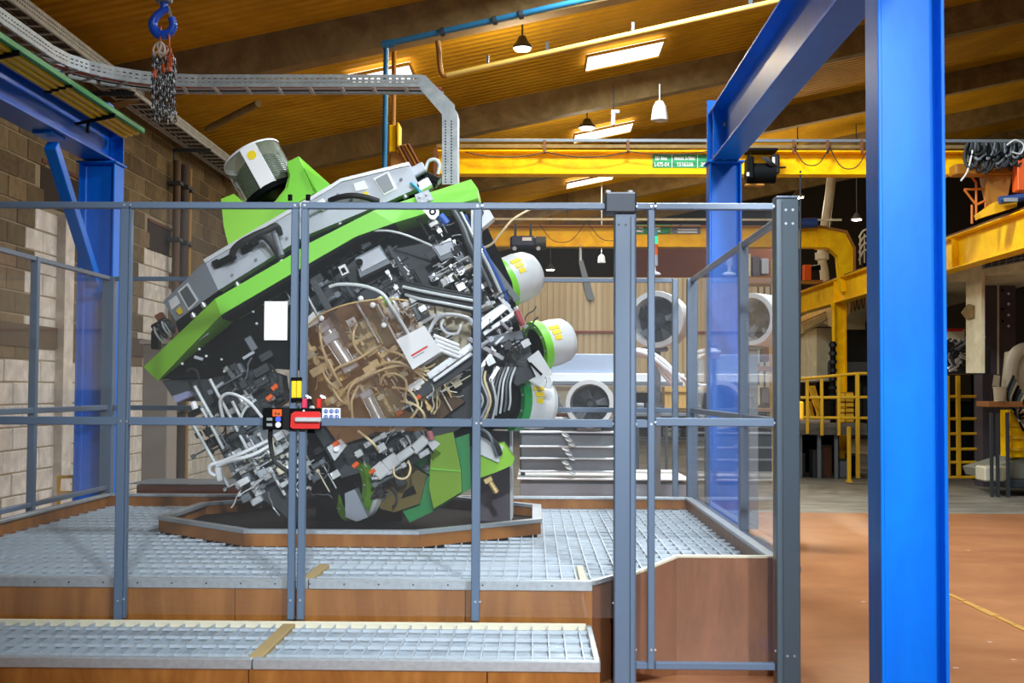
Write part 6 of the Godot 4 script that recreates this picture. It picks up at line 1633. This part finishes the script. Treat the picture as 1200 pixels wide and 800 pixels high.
	cross_px("press_beam", [986, 351, 1100, 298, 1100, 330, 1010, 360, 1000, 363, 986, 377], X, 1.6, M.cream, p)
	cross_px("press_head", [931, 374, 986, 350, 986, 386, 974, 383, 964, 378, 944, 388, 931, 398], X, 1.6, M.cream, p)
	cross_px("vent_panel", [939, 377, 967, 365, 968, 374, 941, 388], X - 0.02, 0.03, M.plum_steel, p)
	for k in 5: cross_px("vent_slat", [939 + k * 0.4, 378.6 + k * 2.0, 967 + k * 0.2, 366.6 + k * 1.6, 967 + k * 0.2, 367.4 + k * 1.6, 939 + k * 0.4, 379.8 + k * 2.0], X - 0.035, 0.02, M.cream, p)
	cross_px("press_frame", [934, 392, 957, 384, 957, 446, 934, 448], X + 0.05, 0.5, M.cream, p)
	cross_px("dark_opening", [957, 386, 1020, 360, 1100, 340, 1100, 470, 957, 470], X + 0.5, 0.1, M.black, p)
	cross_px("press_ledge", [957, 424, 1050, 424, 1050, 440, 957, 440], X + 0.3, 0.2, M.grey_dark, p)
	var tb := Basis(Vector3(0, 0, 1), Vector3.UP, Vector3(-1, 0, 0))
	var mid := S(1006, 350.5, X - 0.01)
	text("press_lettering", "1000 DU", 0.46, S(994.5, 354, X - 0.01), tb, M.grey_dark, p, 0.95, HORIZONTAL_ALIGNMENT_LEFT)
	cross_px("grey_badge", [988.5, 352, 993.5, 349.8, 993.5, 359, 988.5, 361.5], X - 0.01, 0.02, M.print_grey, p)
	# nearer press with a vented head and plum column
	var q := thing("moulding_press", Vector3(7.4, 0, -17), "near cream press with a vented head and dark steel column, beyond the blue pillar", "press")
	X = 6.4
	cross_px("press_head", [1096, 316, 1160, 290, 1240, 262, 1240, 305, 1200, 316, 1152, 322, 1130, 330, 1096, 331], X, 1.4, M.cream, q)
	cross_px("press_frame", [1132, 304, 1150, 300, 1150, 437, 1132, 437], X - 0.02, 0.05, M.cream, q)
	cross_px("vent_panel", [1151, 300, 1215, 278, 1215, 303, 1151, 315], X - 0.02, 0.03, M.grey_mid, q)
	for r in 5:
		for k in 7:
			var x := 1154.0 + k * 8.6
			var y := 301.5 - k * 2.75 + r * (2.6 + k * 0.28)
			cross_px("vent_slot", [x, y, x + 6.4, y - 2.0, x + 6.4, y - 0.7, x, y + 1.2], X - 0.03, 0.012, M.black, q)
	slab_px("steel_column", [1151, 334, 1190, 334, 1191, 575, 1152, 575], 20.4, 0.4, M.plum_steel, q)
	slab_px("column_rib", [1169, 326, 1171, 326, 1171, 440, 1169, 440], 20.38, 0.02, M.cream, q)
	for y in [344.0, 356.0, 369.0, 382.0]: obj("column_bolt", MB.new().rod(U(1182, y, 20.4), U(1182, y, 20.36), 0.022, 8), M.zinc, q)
	for y in [340.0, 362.0, 376.0]: obj("column_bolt", MB.new().rod(U(1175, y, 20.4), U(1175, y, 20.36), 0.02, 8), M.black, q)
	cross_px("rusty_bracket", [1126, 366, 1134, 356, 1140, 358, 1140, 372, 1132, 374], X - 0.05, 0.1, M.rafter, q)
	obj("bed", MB.new().bb(Vector3(7.9, 0, -18.9), Vector3(8.8, 0.9, -21.0), 0.02), M.black, q)
	for k in 34:
		var x0 := 1108.0 + rng.randf() * 40.0
		var y0 := 398.0 + rng.randf() * 34.0
		hose("press_hose", [x0, y0, x0 + rng.randf_range(-9, 9), y0 + rng.randf_range(-6, 8), x0 + rng.randf_range(-16, 16), y0 + rng.randf_range(-8, 10), x0 + rng.randf_range(-14, 14), y0 + rng.randf_range(-8, 12)], 19.2 + rng.randf() * 0.4, rng.randf_range(0.012, 0.026), [M.rubber, M.black_gloss, M.grey_mid, M.rubber, M.zinc, M.grey_dark][k % 6], q)
	obj("hose_manifold", MB.new().bb(U(1104, 438, 19.5), U(1150, 410, 19.9), 0.02), M.grey_dark, q)
	obj("red_white_panel", MB.new().bb(U(1110, 400, 21.0), U(1128, 386, 21.1)), M.cream_light, q)
	obj("red_strip", MB.new().bb(U(1110, 388, 20.98), U(1128, 385, 21.0)), M.red, q)
	# clutter on the runway's far stretch
	var og := thing("orange_cabinet", U(945, 332, 26.0), "small orange cabinet above the runway beside the corner post", "cabinet")
	obj("cabinet_body", MB.new().bb(U(942.5, 329, 26.0), U(948.5, 311, 26.2), 0.01), M.orange, og)
	obj("cabinet_motor", MB.new().rod(U(949, 315, 26.1), U(961, 313, 26.1), 0.06, 10), M.black, og)
	obj("cabinet_stand", MB.new().bb(U(934, 332, 26.0), U(962, 329, 26.2)), M.crane_rust, og)
	var pp := thing("vent_pipe", U(968, 350, 27.0), "pale crooked standing pipe behind the far crane's bent end", "pipe")
	obj("pipe", MB.new().tube(smooth([U(976, 190, 27.0), U(972, 230, 27.0), U(966, 270, 27.0), U(963, 300, 27.0), U(966, 320, 27.0), U(968, 350, 27.0)], 4), 0.10, 12), M.cream, pp)
	obj("pipe_collar", MB.new().rod(U(963, 296, 27.0), U(963.4, 304, 27.0), 0.15, 12), M.cream, pp)
	var sc := thing("safety_cage", U(1012, 300, 24.8), "pale ladder cage at the edge of the big blue pillar", "cage")
	for k in 4: obj("cage_hoop", MB.new().tube(smooth([U(1007, 278 + k * 9, 24.8), U(1012, 270 + k * 8, 24.7), U(1022, 268 + k * 8, 24.7)], 4), 0.02, 6), M.cream_light, sc)
	for k in 3: obj("cage_bar", MB.new().rod(U(1008 + k * 5, 276 - k * 2, 24.75), U(1008 + k * 5, 310 - k * 2, 24.75), 0.015, 6), M.cream_light, sc)
	obj("cage_stand", MB.new().bb(U(1010, 335, 24.9), U(1014, 300, 24.8)), M.black, sc)
	# ---- robot-like pale machine and bench at the far edge
	var rb := thing("assembly_rig", U(1185, 575, 18.8), "pale curved arm machine with hoses on a yellow stand by the photo's edge", "machine")
	obj("rig_stand", MB.new().bb(U(1184, 536, 18.8), U(1196, 480, 19.2), 0.01), M.crane, rb)
	for k in 3: obj("stand_rib", MB.new().bb(U(1181, 500 + k * 14, 18.75), U(1198, 496 + k * 14, 18.9)), M.rail_yellow, rb)
	obj("rig_arm", MB.new().tube(smooth([U(1186, 470, 18.8), U(1184, 440, 18.8), U(1190, 415, 18.8), U(1204, 408, 18.8)], 5), 0.10, 12), M.cream_light, rb)
	obj("rig_head", MB.new().prism(UP([1186, 412, 1210, 405, 1210, 460, 1192, 470, 1182, 452], 18.9), Vector3(0, 0, -0.3)), M.cream, rb)
	for k in 8: hose("rig_hose", [1188 + k * 2, 440 + k * 4, 1180 + k * 2, 462 + k * 3, 1188 + k, 480 + k * 2, 1200, 470 + k * 5], 18.7, 0.02, [M.rubber, M.grey_mid, M.cream, M.black][k % 4], rb)
	obj("rig_base", MB.new().prism(UP([1152, 550, 1200, 536, 1225, 536, 1225, 566, 1156, 560], 18.9), Vector3(0, 0, -0.9)), mat("8d9080", 0.6), rb)
	obj("base_block", MB.new().bb(U(1154, 564, 18.6), U(1172, 545, 19.0), 0.02), M.cream_light, rb)
	obj("base_foot", MB.new().bb(U(1180, 572, 18.5), U(1215, 560, 19.0), 0.02), M.grey_dark, rb)
	var tb2 := thing("side_bench", U(1170, 530, 18.4), "small brown bench carrying a pale pot beside the pale arm machine", "bench")
	obj("bench_top", MB.new().bb(U(1158, 477, 18.3), U(1184, 470, 18.8), 0.01), mat("8a5526", 0.6), tb2)
	for px in [1161.0, 1168.0, 1180.0]: obj("bench_leg", MB.new().bb(Vector3(U(px, 500, 18.4).x, 0, -18.4), Vector3(U(px + 3, 500, 18.4).x, U(0, 477, 18.4).y, -18.46)), M.grey_dark, tb2)
	var pot := thing("pale_pot", U(1172, 470, 18.5), "pale metal pot standing on the small brown bench", "pot")
	var pc := U(1172, 470, 18.5)
	obj("pot_body", MB.new().lathe(pc, Vector3.UP, [Vector2(0, 0), Vector2(0.085, 0), Vector2(0.095, 0.2), Vector2(0.085, 0.2), Vector2(0.08, 0.03), Vector2(0, 0.03)], 18), M.cream, pot)
	obj("pot_rim", MB.new().lathe(pc, Vector3.UP, [Vector2(0.085, 0.195), Vector2(0.103, 0.195), Vector2(0.103, 0.212), Vector2(0.085, 0.212)], 18), M.cream_light, pot)
	var cl := thing("clip_board", U(1168, 450, 18.6), "white sheet leaning above the pale pot", "board")
	obj("sheet", MB.new().prism(UP([1163, 452, 1165, 439, 1172, 440, 1171, 453], 18.75), Vector3(0, 0, -0.01)), M.cream_light, cl)
	obj("board_back", MB.new().prism(UP([1162.6, 470, 1164.6, 438, 1172.6, 439, 1171.6, 470], 18.77), Vector3(0, 0, -0.02)), M.grey_dark, cl)
	# dark equipment filling the aisle behind the rails
	for q2 in [[1108, 1150, 470, 556, 22.4], [1150, 1184, 400, 470, 21.6], [1010, 1106, 450, 500, 23.5]]:
		var dk := thing("dark_cabinet", U((q2[0] + q2[1]) * 0.5, q2[3], q2[4]), ["dark machine cabinet behind the tall yellow gate", "dark machine cabinet behind the small brown bench", "dark machine cabinet on the deck behind the big blue pillar"][0 if q2[0] == 1108 else (1 if q2[0] == 1150 else 2)], "cabinet")
		var lo := U(q2[0], q2[3], q2[4]); var hi := U(q2[1], q2[2], q2[4])
		var by: float = ty if q2[0] == 1010 else 0.0
		obj("cabinet_body", MB.new().bb(Vector3(lo.x, by, -q2[4] - 0.5), Vector3(hi.x, hi.y, -q2[4]), 0.01), M.black, dk)
		obj("cabinet_door", MB.new().bb(Vector3(lo.x + 0.03, by + 0.05, -q2[4]), Vector3((lo.x + hi.x) * 0.5 - 0.01, hi.y - 0.05, -q2[4] + 0.015), 0.004), M.black_gloss, dk)
		obj("cabinet_door", MB.new().bb(Vector3((lo.x + hi.x) * 0.5 + 0.01, by + 0.05, -q2[4]), Vector3(hi.x - 0.03, hi.y - 0.05, -q2[4] + 0.015), 0.004), M.black_gloss, dk)
